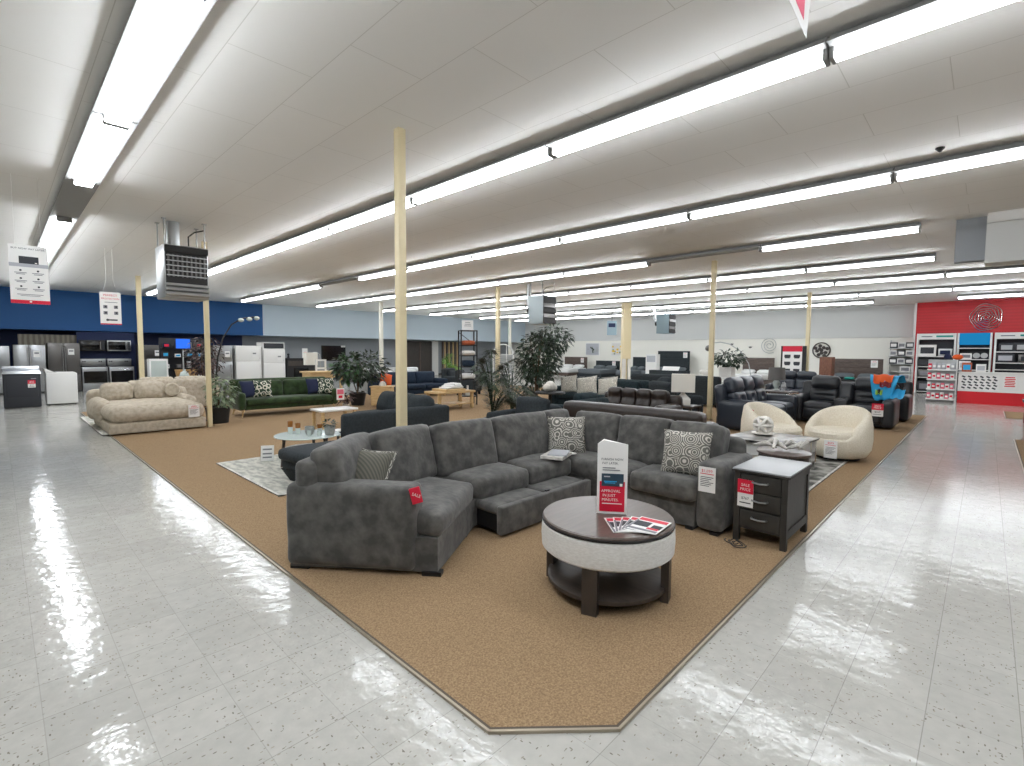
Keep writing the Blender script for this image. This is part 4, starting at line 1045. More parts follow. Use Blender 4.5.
sitem('boxed_product', 'dark carton on the bottom board of the corner shelf unit', 'box', 1.80, .085, .44, .4, 'ink', 'inkgrey')
sitem('boxed_product', 'black carton on the third board of the corner shelf unit', 'box', 1.85, 1.105, .4, .3, 'black', 'ink')
sitem('boxed_product', 'white printed carton under the blue header', 'box', .6, 1.425, .34, .22, 'paper', 'inkgrey')
sitem('boxed_product', 'grey and white carton on the lower board under the blue header', 'box', .62, 1.005, .34, .34, 'paper', 'greycard')
sitem('boxed_product', 'black camera carton on the lower board under the blue header', 'box', .14, 1.005, .36, .2, 'ink', 'steel')
for k in range(2):
    o = MB(); o.lathe([(.05, 0), (.105, 0), (.105, .12), (.05, .12)], n=20, rot=WALL); o.lathe([(0, .02), (.03, .02), (.03, .1), (0, .1)], n=10, rot=WALL)
    one('coiled_reel', ['white coiled reel under the blue header, nearer the printed carton', 'white coiled reel under the blue header, at the outer end'][k], 'reel', o, 'galv', (26.55, .30 - .22 * k, 1.56), -90)
for k, (y, z, w, h, m, a, lb) in enumerate(((-.52, 1.725, .4, .3, 'ink', 'steel', 'dark picture carton on the top board of the far right shelf unit'), (-.98, 1.725, .5, .32, 'ink', 'steel', 'second dark picture carton on the top board of the far right shelf unit'), (-.5, 1.305, .5, .34, 'ink', 'greycard', 'dark carton on the middle board of the far right shelf unit'), (-1.1, 1.305, .5, .3, 'steeldk', 'ink', 'grey carton on the middle board of the far right shelf unit'))):
    sitem('boxed_product', lb, 'box', y, z, w, h, m, a)
# boxed pots hung by the corner
for i in range(3):
    for j in range(3):
        lb = f"small black and white carton, {['top', 'middle', 'lower'][i]} row, {['nearest the red wall', 'in the centre', 'farthest from the red wall'][j]}, on the wall rack"
        box_item('boxed_product', lb, 'box', (27.0, 2.38 + .275 * j, 1.86 - .34 * i), (.255, .3, .24), -90, ('ink' if (i + j) % 2 == 0 else 'paper', 'paper' if (i + j) % 2 == 0 else 'inkgrey'), 'cartons on the corner wall rack')
t = thing('wall_rack', 'grey wall rack of cartons between the plank bed and the red wall', 'shelf', (27.2, 2.67, 0), -90)
for z in (.12, .5, .82, 1.17, 1.51, 1.85): MB().span((-.42, -.4, z - .02), (.42, .25, z)).build('shelf', 'galv', t, smooth=False)
for x in (-.42, .42): MB().span((x - .015, .2, 0), (x + .015, .25, 2.2)).build('upright', 'galv', t, smooth=False)
for i, z in enumerate((.82, .5, .12)):
    box_item('boxed_product', f"white and grey carton on the {['highest', 'middle', 'lowest'][i]} of the rack's lower boards", 'box', (27.0, 2.5, z + .002), (.36, .3, .26), -90, ('paper', 'inkgrey'), 'cartons on the corner wall rack')
o = MB(); o.span((-.16, -.1, 0), (.16, .1, .42), .02); o.box((0, -.11, .25), (.2, .02, .2)); one('black_speaker', 'black boxy appliance standing by the plank bed', 'appliance', o, 'black', (24.6, 2.62, 0), -90)
# counter
t = thing('checkout_counter', 'long white checkout counter with red base before the red wall', 'counter', (21.95, -1.2, 0), -90)
MB().span((-1.85, 0, .4), (4.0, .5, 1.0)).build('white_panel', 'white', t, smooth=False)
MB().span((-1.85, .01, 0), (4.0, .5, .4)).build('red_base', 'red', t, smooth=False)
MB().span((-1.87, -.03, 1.0), (4.0, .6, 1.03)).build('countertop', 'white', t, smooth=False)
t = thing('picture_sheet', 'white sheet of small dark product pictures on the counter front', 'sign', (21.94, .1, .45), -90)
MB().span((-.52, -.004, 0), (.42, .004, .5)).build('sheet', 'paper', t, smooth=False)
b = MB(); rr = random.Random(4)
for i in range(6):
    for j in range(5):
        b.box((-.42 + .145 * i + .03 * (j % 2), -.006, .07 + .09 * j), (.09, .003, .045), rot=RY(25))
b.build('printing', 'ink', t, smooth=False)
t = thing('notice_card', 'red-lettered notice card on the counter front', 'sign', (21.94, -.56, .55), -90)
MB().span((-.15, -.004, 0), (.15, .004, .4)).build('card', 'paper', t, smooth=False)
b = MB()
for k in range(6): b.box((0, -.006, .06 + .055 * k), (.24 - .03 * (k % 2), .003, .03))
b.build('printing', 'red', t, smooth=False)
box_item('counter_display', 'small blue and orange display box at the end of the counter', 'box', (22.2, .46, 1.03), (.24, .2, .3), -90, ('rust', 'cyan'))
box_item('counter_display', 'white boxed till device on the counter', 'box', (22.2, .12, 1.03), (.24, .2, .26), -90, ('paper', 'greycard'))
# gondola of small packets
t = thing('gondola_shelf', 'white and grey end rack filled with pink packets before the counter', 'shelf', (21.95, 1.08, 0), -90)
MB().span((-.36, .2, 0), (.36, .26, 1.42)).build('back_panel', 'galv', t, smooth=False)
LV = (.12, .45, .78, 1.1)
for z in LV: MB().span((-.36, -.18, z - .04), (.36, .2, z)).build('shelf', 'white', t, smooth=False)
MB().span((-.34, -.1, 0), (.34, .25, .1)).build('kick_base', 'steeldk', t, smooth=False)
nm = ['bottom', 'second', 'third', 'top']; rr = random.Random(9)
for i, z in enumerate(LV):
    for j in range(6):
        m = ['pink', 'paper', 'crimson', 'paper', 'pink', 'paper'][(j + i) % 6] if i < 3 else ['crimson', 'greycard', 'greycard', 'greycard', 'paper', 'greycard'][j]
        b = MB(); h = rr.uniform(.16, .22); b.use(0).span((-.045, -.05, 0), (.045, .05, h), .008); b.use(1).box((0, -.052, h * .5), (.07, .004, h * .35))
        o = one('product_packet', f'small {"grey or white" if i == 3 else "pink or white"} packet on the {nm[i]} board of the end rack', 'packet', b, [m, 'paper' if m != 'paper' else 'crimson'], (21.86, 1.37 - .115 * j, z + .001), -90, f'packets on the {nm[i]} board of the end rack')
b = MB()
b.ball((0, 0, .1), .1, 10); one('plush_toy', 'small blue round toy on top of the end rack', 'toy', b, 'bluefab', (22.15, .95, 1.421))
b = MB(); b.ball((0, 0, .09), .1, 10, 1, 1.4, .9); one('plush_toy', 'small orange round toy on top of the end rack', 'toy', b, 'orange', (22.15, .70, 1.421))
# silver wire rose of rings on the red boards
t = thing('wall_rings', 'silver wire wall art of nested wavy rings on the red wall', 'wall art', (26.86, .10, 3.06), -90)
for k in range(6):
    r_ = .08 + .075 * k
    MB().tube([((r_ + .02 * math.sin(a * 5 + k)) * math.cos(a) * 1.0, -.012 * (k % 3), (r_ + .02 * math.sin(a * 5 + k)) * math.sin(a) * 1.12) for a in [2 * math.pi * q / 40 for q in range(40)]], .013, 6, True).build('ring', 'chrome', t)
# red display table across the aisle
t = thing('display_table', 'red display table with black top at the right edge across the aisle', 'table', (15.9, -.95, .012), 0)
MB().span((-.75, -.3, .5), (.75, .3, .56), .006).build('tabletop', 'black', t)
MB().span((-.7, -.26, .36), (.7, .26, .5)).build('apron', 'red', t, smooth=False)
for sx in (-1, 1):
    for sy in (-1, 1): MB().box((sx * .66, sy * .23, .18), (.07, .07, .36)).build('leg', 'darkred', t, smooth=False)
# ================================================================ LEFT SIDE: BEIGE SOFAS, GREEN SOFA, LOUNGE GROUP
rug('pale rug under the beige chaise sofa', 1.27, 11.55, 2.85, 15.0, 'rugmarl')
t = thing('chaise_sofa', 'deep beige chenille chaise sofa with rounded front at the carpet edge', 'sofa', (2.12, 12.42, .0235), 0)
MB().pad((0, -.04, .11), (1.54, 2.06, .20), .03, 0, 4).build('base', 'beige', t)
MB().pad((0, -.08, .35), (1.52, 2.0, .31), .13, (.03, .03, .02), 10, None, .008).build('seat_cushion', 'beige', t)
for k in (-1, 1): MB().pad((k * .73, .42, .36), (.28, 1.1, .42), .12, (.02, .02, .02), 7, None, .006).build('armrest', 'beige', t)
MB().pad((0, .9, .42), (1.74, .26, .62), .1, .015, 7, None, .006).build('back_frame', 'beige', t)
for x, a in ((-.42, 10), (.14, -4)): MB().pad((x, .60, .67), (.52, .2, .38), .085, (.02, .05, .02), 8, RZ(a) @ RX(-18), .01).build('back_cushion', 'beige', t)
b = MB(); b.tube([(.52, .45, .68), (.52, .51, .68), (.52, .59, .68)], [.13, .16, .13], 20); b.build('round_cushion', 'beige', t)
for sx in (-1, 1):
    for y in (-.95, .9): MB().box((sx * .66, y, .015), (.08, .08, .03)).build('foot', 'black', t, smooth=False)
price_tag('white price tag on the front of the beige chaise sofa', (2.66, 11.27, .50), 0, .19, .24, big='$999')
sofa('beige_sofa', 'cream-beige sofa turned away behind the beige chaise sofa', 'sofa', (3.2, 15.65, .012), 180, 2.0, 1.0, .46, .66, .24, .80, 2, 2, 'beige', 'black', .06, None, (1, 1), False, .2, .42)
t = sofa('green_sofa', 'dark green button-backed sofa with tapered wooden legs', 'sofa', (5.05, 12.8, .012), -2, 2.4, .88, .42, .58, .16, .86, 1, 2, 'green', 'oak', .17, None, (1, 1), True, .16, .42, .07, .17, .15, None, 6, 'taper')
for lb, x, y, m, a in (('deep blue pillow at the plant end of the green sofa', 4.12, 12.62, 'bluefab', 22), ('leaf-patterned pillow beside the deep blue pillow, plant end of the green sofa', 4.42, 12.60, 'leafpat', -8), ('deep blue pillow at the far end of the green sofa', 5.72, 12.66, 'bluefab', 6), ('leaf-patterned pillow at the far end of the green sofa', 5.98, 12.54, 'leafpat', -22)):
    pillow(lb, (x, y, .66), .42, .42, .15, RZ(a) @ RX(-18), m)
# plant in black pot and arc lamp with three globes
t = thing('potted_plant', 'pale-leaved plant in a wide black pot beside the green sofa', 'plant', (3.27, 11.96, .012), 0)
pot(t, .24, .34, 'black', 0, .2); stems(t, (0, 0, .3), [(.08, .05, .8), (-.06, .08, .7), (.05, -.08, .6)], .014); leafcloud(t, (.06, 0, .68), (.26, .26, .36), 260, .15, .065, 'leafpale', 21)
t = thing('arc_lamp', 'black arched floor lamp with three small globes beside the pale-leaved plant', 'lamp', (3.32, 12.4, .012), 0)
MB().lathe([(0, 0), (.17, 0), (.17, .025), (0, .035)], n=24, cap=False).build('lamp_base', 'black', t)
MB().tube([(0, 0, .02), (.03, 0, .7), (.1, 0, 1.4), (.22, 0, 1.85), (.4, 0, 2.15), (.62, 0, 2.3), (.98, 0, 2.36)], .016, 8).build('arched_stem', 'black', t)
for x, z in ((.60, 2.26), (.78, 2.29), (.94, 2.32)):
    b = MB(); b.ball((x, 0, z), .065, 10, 1, 1, .75); b.build('globe', 'paleglass', t)
t = thing('ficus_tree', 'maroon-leaved ficus tree behind the cream-beige sofa', 'plant', (4.25, 16.6, .012), 0)
pot(t, .18, .3, 'black'); stems(t, (0, 0, .28), [(.05, 0, 1.3), (-.08, .05, 1.6)], .02); leafcloud(t, (0, 0, 1.35), (.48, .48, .68), 560, .13, .055, 'leafred', 22)
# round glass table, cups, ottoman, rug, slate sofa
rug('pale distressed rug under the glass coffee table', 2.05, 5.45, 3.38, 7.65, 'rugmarl')
t = thing('coffee_table', 'round glass-topped coffee table with wooden legs set with mugs', 'table', (2.93, 6.72, .024), 0)
MB().lathe([(0, .40), (.42, .40), (.425, .406), (.42, .412), (0, .412)], n=48, cap=False).build('tabletop', 'paleglass', t)
MB().lathe([(0, .22), (.3, .22), (.3, .235), (0, .235)], n=36, cap=False).build('lower_shelf', 'marble', t)
for k in range(3):
    a = k * 2.094 + .9; MB().tube([(.3 * math.cos(a), .3 * math.sin(a), .4), (.34 * math.cos(a), .34 * math.sin(a), 0)], [.022, .016], 8).build('leg', 'brownwood', t)
t = thing('coffee_table', 'second lower nesting table tucked beside the glass coffee table', 'table', (3.56, 7.06, .012), 0)
MB().lathe([(0, .33), (.3, .33), (.305, .336), (.3, .342), (0, .342)], n=40, cap=False).build('tabletop', 'paleglass', t)
for k in range(3):
    a = k * 2.094; MB().tube([(.2 * math.cos(a), .2 * math.sin(a), .33), (.24 * math.cos(a), .24 * math.sin(a), 0)], [.02, .015], 8).build('leg', 'brownwood', t)
def mug(lb, x, y, m, r=.055, h=.1, plant=False):
    t = thing('mug' if not plant else 'planter', lb, 'mug' if not plant else 'plant', (x, y, .437), rnd.uniform(0, 360))
    MB().lathe([(0, 0), (r * .8, 0), (r, h * .4), (r * 1.02, h), (r * .92, h), (r * .88, h * .5), (0, h * .12)], n=24, cap=False).build('body', m, t)
    if plant: leafcloud(t, (0, 0, h + .03), (r, r, .04), 40, .06, .03, 'leafdk', 30, .1)
    else: MB().tube([(r, 0, h * .75), (r * 1.5, 0, h * .7), (r * 1.55, 0, h * .4), (r * .95, 0, h * .25)], .008, 6).build('handle', m, t)
mug('greenish stoneware mug in the middle of the glass table', 2.95, 6.70, 'ceramicg', .06, .11)
mug('grey stoneware planter with a dark succulent on the glass table', 3.13, 6.47, 'ceramicg', .07, .13, True)
for k, (x, y, h) in enumerate(((2.77, 6.90, .18), (2.85, 6.84, .15), (3.11, 6.73, .12))):
    t = thing('candle_holder', ['tall amber-topped glass candle holder on the glass table', 'shorter amber-topped glass candle holder on the glass table', 'amber candle holder between the mug and the planter'][k], 'candle holder', (x, y, .437), 0)
    MB().lathe([(0, 0), (.03, 0), (.032, h * .5), (.028, h * .55), (0, h * .55)], n=16, cap=False).build('glass_base', 'paleglass', t)
    MB().lathe([(0, h * .55), (.03, h * .55), (.034, h), (.028, h), (0, h * .7)], n=16, cap=False).build('amber_cup', 'amber', t)
for k, (x, y) in enumerate(((3.0, 6.52), (2.89, 6.58))):
    o = MB().lathe([(0, 0), (.026, 0), (.03, .07), (.026, .07), (.022, .012), (0, .01)], n=16, cap=False)
    one('glass_tumbler', ['small clear tumbler nearest the grey planter', 'small clear tumbler nearest the greenish mug'][k], 'glass', o, 'paleglass', (x, y, .437))
o = MB(); o.use(0).box((0, 0, .012), (.26, .18, .024)); o.use(1).box((.01, .01, .03), (.22, .16, .012), rot=RZ(12))
one('magazine_stack', 'dark and white magazines lying on the lower nesting table', 'magazine', o, ['ink', 'paper'], (3.54, 7.04, .355), 20)
t = thing('ottoman', 'slate grey ottoman of three stacked puffed tiers behind the angled end of the sectional', 'ottoman', (2.72, 5.83, .024), 6)
MB().add([(-.3, -.22, .0), (.3, -.22, 0), (.3, .22, 0), (-.3, .22, 0), (-.37, -.3, .15), (.37, -.3, .15), (.37, .3, .15), (-.37, .3, .15)], [(3, 2, 1, 0), (4, 5, 6, 7), (0, 1, 5, 4), (1, 2, 6, 5), (2, 3, 7, 6), (3, 0, 4, 7)]).build('base', 'slate', t, smooth=False)
MB().pad((0, 0, .205), (.74, .60, .12), .04, .012, 6).build('tier', 'slate', t); MB().pad((0, 0, .32), (.80, .66, .14), .05, .02, 7).build('top_cushion', 'slate', t)
t = thing('price_stand', 'white printed price sheet standing beside the glass coffee table', 'sign', (2.60, 7.3, .024), -30)
MB().add([(-.085, -.01, 0), (.085, -.01, 0), (.085, .0, 0), (-.085, 0, 0), (-.085, .04, .21), (.085, .04, .21), (.085, .048, .21), (-.085, .048, .21)], [(3, 2, 1, 0), (4, 5, 6, 7), (0, 1, 5, 4), (1, 2, 6, 5), (2, 3, 7, 6), (3, 0, 4, 7)]).build('sheet', 'paper', t, smooth=False)
for k, z in enumerate((.05, .1, .16)): MB().box((0, -.012 + z * .238, z), (.12, .004, .02), rot=RX(-13)).build('print_line', 'inkgrey', t, smooth=False)
t = thing('slate_sofa', 'blackish slate sofa with a long flat armrest behind the sectional', 'sofa', (4.31, 7.54, .012), -90)
MB().pad((.2, .45, .24), (1.5, .92, .32), .04, 0, 3).build('base', 'slate', t)
MB().pad((.98, .0, .36), (.16, 1.9, .64), .05, .008, 5).build('armrest', 'slate', t)
MB().pad((.2, .84, .38), (1.55, .2, .6), .06, .01, 5).build('back_frame', 'slate', t)
for x in (-.15, .55): MB().pad((x, .38, .43), (.68, .84, .16), .05, (0, .01, .02), 6).build('seat_cushion', 'slate', t)
for x in (-.2, .3, .74): MB().pad((x, .56, .64), (.5, .24, .40), .1, (.02, .05, .02), 8, RX(-20), .01).build('back_cushion', 'slate', t)
for x in (-.45, .93):
    for y in (.05, .85): MB().box((x, y, .04), (.08, .08, .08)).build('foot', 'black', t, smooth=False)
sofa('slate_chair', 'low dark slate sofa end showing past the long flat armrest', 'sofa', (6.15, 5.6, .012), -90, 1.0, .9, .42, .56, .16, .68, 1, 1, 'slate', 'black', .07)
t = thing('throw_blanket', 'white folded throw on the long pale oak coffee table', 'blanket', (8.6, 10.55, .572), 0)
for k in range(3): MB().pad((.05 * k, .04 * k, .03 + .04 * k), (.6 - .1 * k, .34, .05), .02, .01, 5, RZ(12 * k), .02).build('fold', 'mattress', t)
t = thing('bench_table', 'low white oblong table beyond the long flat slate armrest', 'table', (4.75, 9.6, .012), 0)
MB().span((-.4, -.25, .36), (.4, .25, .4), .01).build('tabletop', 'white', t)
for sx in (-1, 1):
    for sy in (-1, 1): MB().box((sx * .34, sy * .2, .18), (.05, .05, .36)).build('leg', 'oak', t, smooth=False)
# ================================================================ APPLIANCES
def fridge(lb, x, y, w, h, m, style, tagc=False, d=.72):
    t = thing('refrigerator', lb, 'refrigerator', (x, y, 0), 0)
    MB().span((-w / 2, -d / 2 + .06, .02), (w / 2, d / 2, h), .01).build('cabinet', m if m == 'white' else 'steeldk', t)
    def door(x0, x1, z0, z1, hx=None, hz=None):
        q = MB().span((x0 + .004, -d / 2, z0 + .004), (x1 - .004, -d / 2 + .06, z1 - .004), .012).build('door', m, t)
        b = MB()
        if hx is not None: b.tube([(hx, -d / 2, z0 + .1), (hx, -d / 2 - .045, z0 + .12), (hx, -d / 2 - .045, z1 - .12), (hx, -d / 2, z1 - .1)], .013, 8)
        else: b.tube([(x0 + .08, -d / 2, hz), (x0 + .1, -d / 2 - .045, hz), (x1 - .1, -d / 2 - .045, hz), (x1 - .08, -d / 2, hz)], .013, 8)
        b.build('handle', 'chrome' if m != 'white' else 'white', q)
    if style == 'french': door(-w / 2, 0, .62, h, -.035); door(0, w / 2, .62, h, .035); door(-w / 2, w / 2, .05, .62, None, .55)
    elif style == 'side': door(-w / 2, -.02, .05, h, -.05); door(-.02, w / 2, .05, h, .02)
    else: door(-w / 2, w / 2, .05, h * .66, w / 2 - .06); door(-w / 2, w / 2, h * .66, h, w / 2 - .06)
    if tagc:
        b = MB(); b.use(0).box((w * .22, -d / 2 - .006, h - .32), (.17, .006, .22)); b.use(1).box((w * .22, -d / 2 - .01, h - .29), (.12, .003, .05)); b.build('paper_card', ['paper', 'inkgrey'], t, smooth=False)
    return t
fridge('bright stainless refrigerator at the left edge of the photo', -.28, 24.55, 1.18, 1.66, 'steel', 'french', True)
fridge('stainless side-by-side refrigerator behind the dark dryer', .80, 24.55, .82, 1.71, 'steel', 'side', True)
fridge('dark stainless French-door refrigerator behind the white washer', 1.70, 24.55, .88, 1.79, 'steeldk', 'french', True)
fridge('grey refrigerator with red and white card beside the cream post', 4.32, 24.55, .82, 1.75, 'steeldk', 'top', True)
fridge('narrow stainless refrigerator beside the white ones', 5.75, 20.55, .62, 1.74, 'steel', 'top', True)
fridge('white top-freezer refrigerator behind the green sofa', 6.62, 20.55, .9, 1.74, 'white', 'top', True)
t = fridge('taller white refrigerator with dark open top compartment', 7.56, 20.55, .82, 1.62, 'white', 'top', True)
b = MB(); b.use(0).span((-.41, -.3, 1.62), (.41, .36, 1.88)); b.use(1).span((-.37, -.33, 1.65), (.37, -.29, 1.85)); b.build('top_compartment', ['white', 'ink'], t, smooth=False)
t = thing('plank_screen', 'weathered vertical board screen standing behind the stainless refrigerators', 'screen', (1.4, 25.2, 0), 0)
MB().span((-.85, -.03, 0), (.85, .03, 2.1)).build('boards', 'barn', t, smooth=False)
t = thing('display_stand', 'navy display board carrying the microwaves behind the ranges', 'board', (3.0, 25.12, 0), 0)
MB().span((-.86, -.04, 0), (.9, .04, 2.24)).build('panel_board', 'navydark', t, smooth=False)
for k, x in enumerate((2.56, 3.36)):
    t = thing('microwave', ['over-range microwave above the range nearest the dark refrigerator', 'over-range microwave above the range nearest the cream post'][k], 'microwave', (x, 24.88, 1.5), 0)
    MB().span((-.37, -.2, 0), (.37, .2, .42), .008).build('body', 'steel' if k else 'black', t)
    MB().span((-.34, -.215, .05), (.2, -.2, .37), .006).build('door_glass', 'blackgl', t); MB().cyl((.23, -.235, .06), (.23, -.235, .36), .012).build('handle', 'chrome', t)
    MB().span((.26, -.212, .05), (.35, -.2, .37)).build('control_panel', 'ink', t, smooth=False)
    t = thing('range', ['stainless and black range nearest the dark refrigerator', 'stainless and black range nearest the cream post'][k], 'stove', (x, 24.6, 0), 0)
    MB().span((-.38, -.3, .0), (.38, .33, .9), .006).build('body', 'steel', t)
    MB().span((-.38, -.3, .9), (.38, .33, .925), .004).build('cooktop', 'blackgl', t)
    q = MB().span((-.38, .2, .925), (.38, .33, 1.2), .01).build('backguard', 'steel', t)
    for j in range(4): MB().cyl((-.3 + .06 * j + (.36 if j > 1 else 0), .2, 1.1), (-.3 + .06 * j + (.36 if j > 1 else 0), .17, 1.1), .022).build('knob', 'black', q)
    q = MB().span((-.37, -.34, .27), (.37, -.3, .86), .006).build('oven_door', 'steel', t); MB().span((-.34, -.348, .3), (.34, -.338, .74)).build('door_glass', 'blackgl', q, smooth=False)
    MB().tube([(-.33, -.34, .8), (-.33, -.39, .8), (.33, -.39, .8), (.33, -.34, .8)], .013, 8).build('handle', 'chrome', q)
    MB().span((-.37, -.33, .09), (.37, -.3, .255), .005).build('drawer', 'steel', t)
def laundry(lb, x, y, m, topm, front=True):
    t = thing('dryer' if front else 'washer', lb, 'dryer' if front else 'washer', (x, y, 0), 0)
    MB().span((-.36, -.36, .02), (.36, .36, .92), .02).build('cabinet', m, t)
    MB().add([(-.37, -.38, .915), (.37, -.38, .915), (.37, .37, .915), (-.37, .37, .915), (-.35, -.3, .985), (.35, -.3, .985), (.37, .37, 1.06), (-.37, .37, 1.06)], [(3, 2, 1, 0), (4, 5, 6, 7), (0, 1, 5, 4), (1, 2, 6, 5), (2, 3, 7, 6), (3, 0, 4, 7)]).build('sloped_top', topm, t, smooth=False)
    MB().add([(-.36, .2, .95), (.36, .2, .95), (.36, .37, 1.0), (-.36, .37, 1.0), (-.36, .3, 1.1), (.36, .3, 1.1), (.36, .37, 1.1), (-.36, .37, 1.1)], [(3, 2, 1, 0), (4, 5, 6, 7), (0, 1, 5, 4), (1, 2, 6, 5), (2, 3, 7, 6), (3, 0, 4, 7)]).build('control_console', topm, t, smooth=False)
    q = MB().span((-.3, -.375, .3), (.3, -.358, .84), .008).build('door', m, t); MB().box((.22, -.385, .78), (.1, .02, .02)).build('handle', topm, q, smooth=False)
    return t
laundry('charcoal dryer with red and white tag beside the tiled aisle', .44, 18.85, 'ink', 'steel')
laundry('charcoal washer cut off by the left edge of the photo', -.36, 18.9, 'steeldk', 'steel', False)
price_tag('red and white tag on the front of the charcoal dryer', (.62, 18.462, .74), 0, .15, .2, red=True)
price_tag('pale price card on the cut-off charcoal washer', (-.12, 18.51, .74), 0, .2, .18, big='$898')
t = thing('washer', 'white washing machine turned sideways beside the charcoal dryer', 'washer', (1.25, 19.2, 0), 0)
MB().span((-.33, -.34, .03), (.33, .34, .9), .02).build('cabinet', 'white', t)
MB().add([(-.33, -.34, .9), (-.1, -.34, .9), (-.1, .34, .9), (-.33, .34, .9), (-.36, -.34, 1.02), (-.28, -.34, 1.0), (-.28, .34, 1.0), (-.36, .34, 1.02)], [(3, 2, 1, 0), (4, 5, 6, 7), (0, 1, 5, 4), (1, 2, 6, 5), (2, 3, 7, 6), (3, 0, 4, 7)]).build('control_console', 'white', t, smooth=False)
MB().span((-.1, -.3, .898), (.3, .3, .915), .006).build('lid', 'white', t)
for sx in (-1, 1):
    for sy in (-1, 1): MB().cyl((sx * .28, sy * .28, 0), (sx * .28, sy * .28, .035), .025).build('foot', 'black', t)
t = thing('glass_cabinet', 'pale green glass-fronted cabinet beyond the beige sofa', 'cabinet', (3.88, 20.9, 0), 0)
MB().span((-.27, -.2, 0), (.27, .2, 1.25), .01).build('case', 'white', t); MB().span((-.22, -.215, .08), (.22, -.2, 1.18), .006).build('door_glass', 'paleglass', t)
o = MB().lathe([(0, 0), (.13, 0), (.15, .12), (.1, .26), (.04, .3), (.04, .36), (0, .36)], n=18, cap=False)
one('glass_jar', 'round pale glass jar standing beside the glass-fronted cabinet', 'jar', o, 'paleglass', (4.0, 17.9, .62))
t = thing('side_table', 'low white table under the round pale glass jar', 'table', (3.95, 17.9, 0), 0)
MB().span((-.4, -.25, .57), (.4, .25, .62), .006).build('tabletop', 'white', t)
for x in (-.36, .36): MB().span((x - .02, -.22, 0), (x + .02, .22, .57)).build('side_panel', 'white', t, smooth=False)
t = thing('display_rack', 'dark display rack hung with small gadgets beyond the maroon ficus', 'shelf', (4.95, 21.6, 0), 0)
MB().span((-.85, .1, 0), (.65, .16, 2.0)).build('back_panel', 'ink', t, smooth=False)
for z in (.5, .9, 1.3, 1.65): MB().span((-.82, -.2, z - .02), (.62, .1, z)).build('shelf', 'black', t, smooth=False)
rr = random.Random(14)
for k in range(16):
    z = (.5, .9, 1.3, 1.65)[k % 4]; w_, h_ = rr.uniform(.1, .22), rr.uniform(.1, .24); x = -.7 + .36 * (k // 4) + rr.uniform(-.04, .04)
    box_item('boxed_gadget', f"small boxed gadget on the {['lowest', 'second', 'third', 'top'][k % 4]} board of the dark gadget rack", 'box', (4.95 + x, 21.5, z + .001), (w_, .14, h_), 0, (['steeldk', 'paper', 'ink', 'bluefab', 'galv'][k % 5], ['paper', 'inkgrey', 'cyan', 'crimson'][k % 4]), f"gadgets on the {['lowest', 'second', 'third', 'top'][k % 4]} board of the dark rack")
t = thing('display_screen', 'small lit blue screen on a pole beyond the beige sofa', 'screen', (4.5, 20.2, 0), 0)
MB().lathe([(0, 0), (.2, 0), (.2, .02), (0, .03)], n=20, cap=False).build('stand_base', 'black', t); MB().cyl((0, 0, .02), (0, .03, 1.62), .022).build('pole', 'galv', t)
MB().span((-.24, -.03, 1.58), (.24, .03, 1.98), .01).build('screen_frame', 'black', t); MB().span((-.21, -.036, 1.62), (.21, -.03, 1.95)).build('screen_face', 'screen', t, smooth=False)
t = thing('basket', 'wide tan wicker basket beyond the beige sofa', 'basket', (4.35, 19.2, .6), 0)
MB().lathe([(0, 0), (.26, 0), (.32, .3), (.3, .3), (.25, .02), (0, .02)], n=28, cap=False).build('body', 'basket', t); MB().tube([(.31 * math.cos(a * .2618), .31 * math.sin(a * .2618), .3) for a in range(24)], .018, 6, True).build('rim', 'basket', t)
t = thing('side_table', 'low dark table under the wicker basket', 'table', (4.35, 19.2, 0), 0)
MB().span((-.4, -.35, .55), (.4, .35, .6), .006).build('tabletop', 'espresso', t)
for sx in (-1, 1):
    for sy in (-1, 1): MB().box((sx * .35, sy * .3, .275), (.05, .05, .55)).build('leg', 'espresso', t, smooth=False)
# ================================================================ BACK CENTRE
t = thing('media_console', 'black fireplace console behind the green sofa', 'cabinet', (8.64, 20.5, 0), 0)
MB().span((-.58, -.22, 0), (.58, .25, 1.22)).build('case', 'black', t, smooth=False); MB().span((-.62, -.25, 1.22), (.62, .27, 1.26), .006).build('top', 'black', t)
MB().span((-.3, -.235, .35), (.3, -.22, .85)).build('fireplace_glass', 'blackgl', t, smooth=False); MB().span((-.52, -.235, .95), (.52, -.22, 1.15)).build('shelf_opening', 'espresso', t, smooth=False)
o = MB().lathe([(0, 0), (.05, 0), (.03, .1), (.05, .16), (0, .2)], n=14, cap=False); one('bottle_ornament', 'small dark ornament on the black fireplace console', 'ornament', o, 'ink', (8.2, 20.45, 1.262))
o = MB(); o.use(0).span((-.11, -.01, 0), (.11, .01, .4)); o.use(1).box((0, -.013, .14), (.12, .004, .2)); one('product_card', 'white card with a red bottle picture on the fireplace console', 'sign', o, ['paper', 'crimson'], (8.85, 20.4, 1.262), 0, None, smooth=False)
t = thing('floor_lamp', 'floor lamp with pale square shade on a bent stem beyond the green sofa', 'lamp', (8.75, 18.8, 0), 0)
MB().lathe([(0, 0), (.16, 0), (.16, .02), (0, .03)], n=20, cap=False).build('lamp_base', 'galv', t); MB().tube([(0, 0, .02), (.02, 0, 1.2), (-.03, 0, 1.42), (-.14, 0, 1.5), (-.3, 0, 1.5)], .02, 8).build('bent_stem', 'galv', t)
MB().prism([(-.6, -.12), (-.15, -.12), (-.15, .12), (-.6, .12)], 1.02, 1.5).build('lamp_shade', 'shade', t, smooth=False)
t = thing('television', 'black television hung on the grey wall above the leafy plant', 'television', (13.1, YW - .06, 1.0), 0)
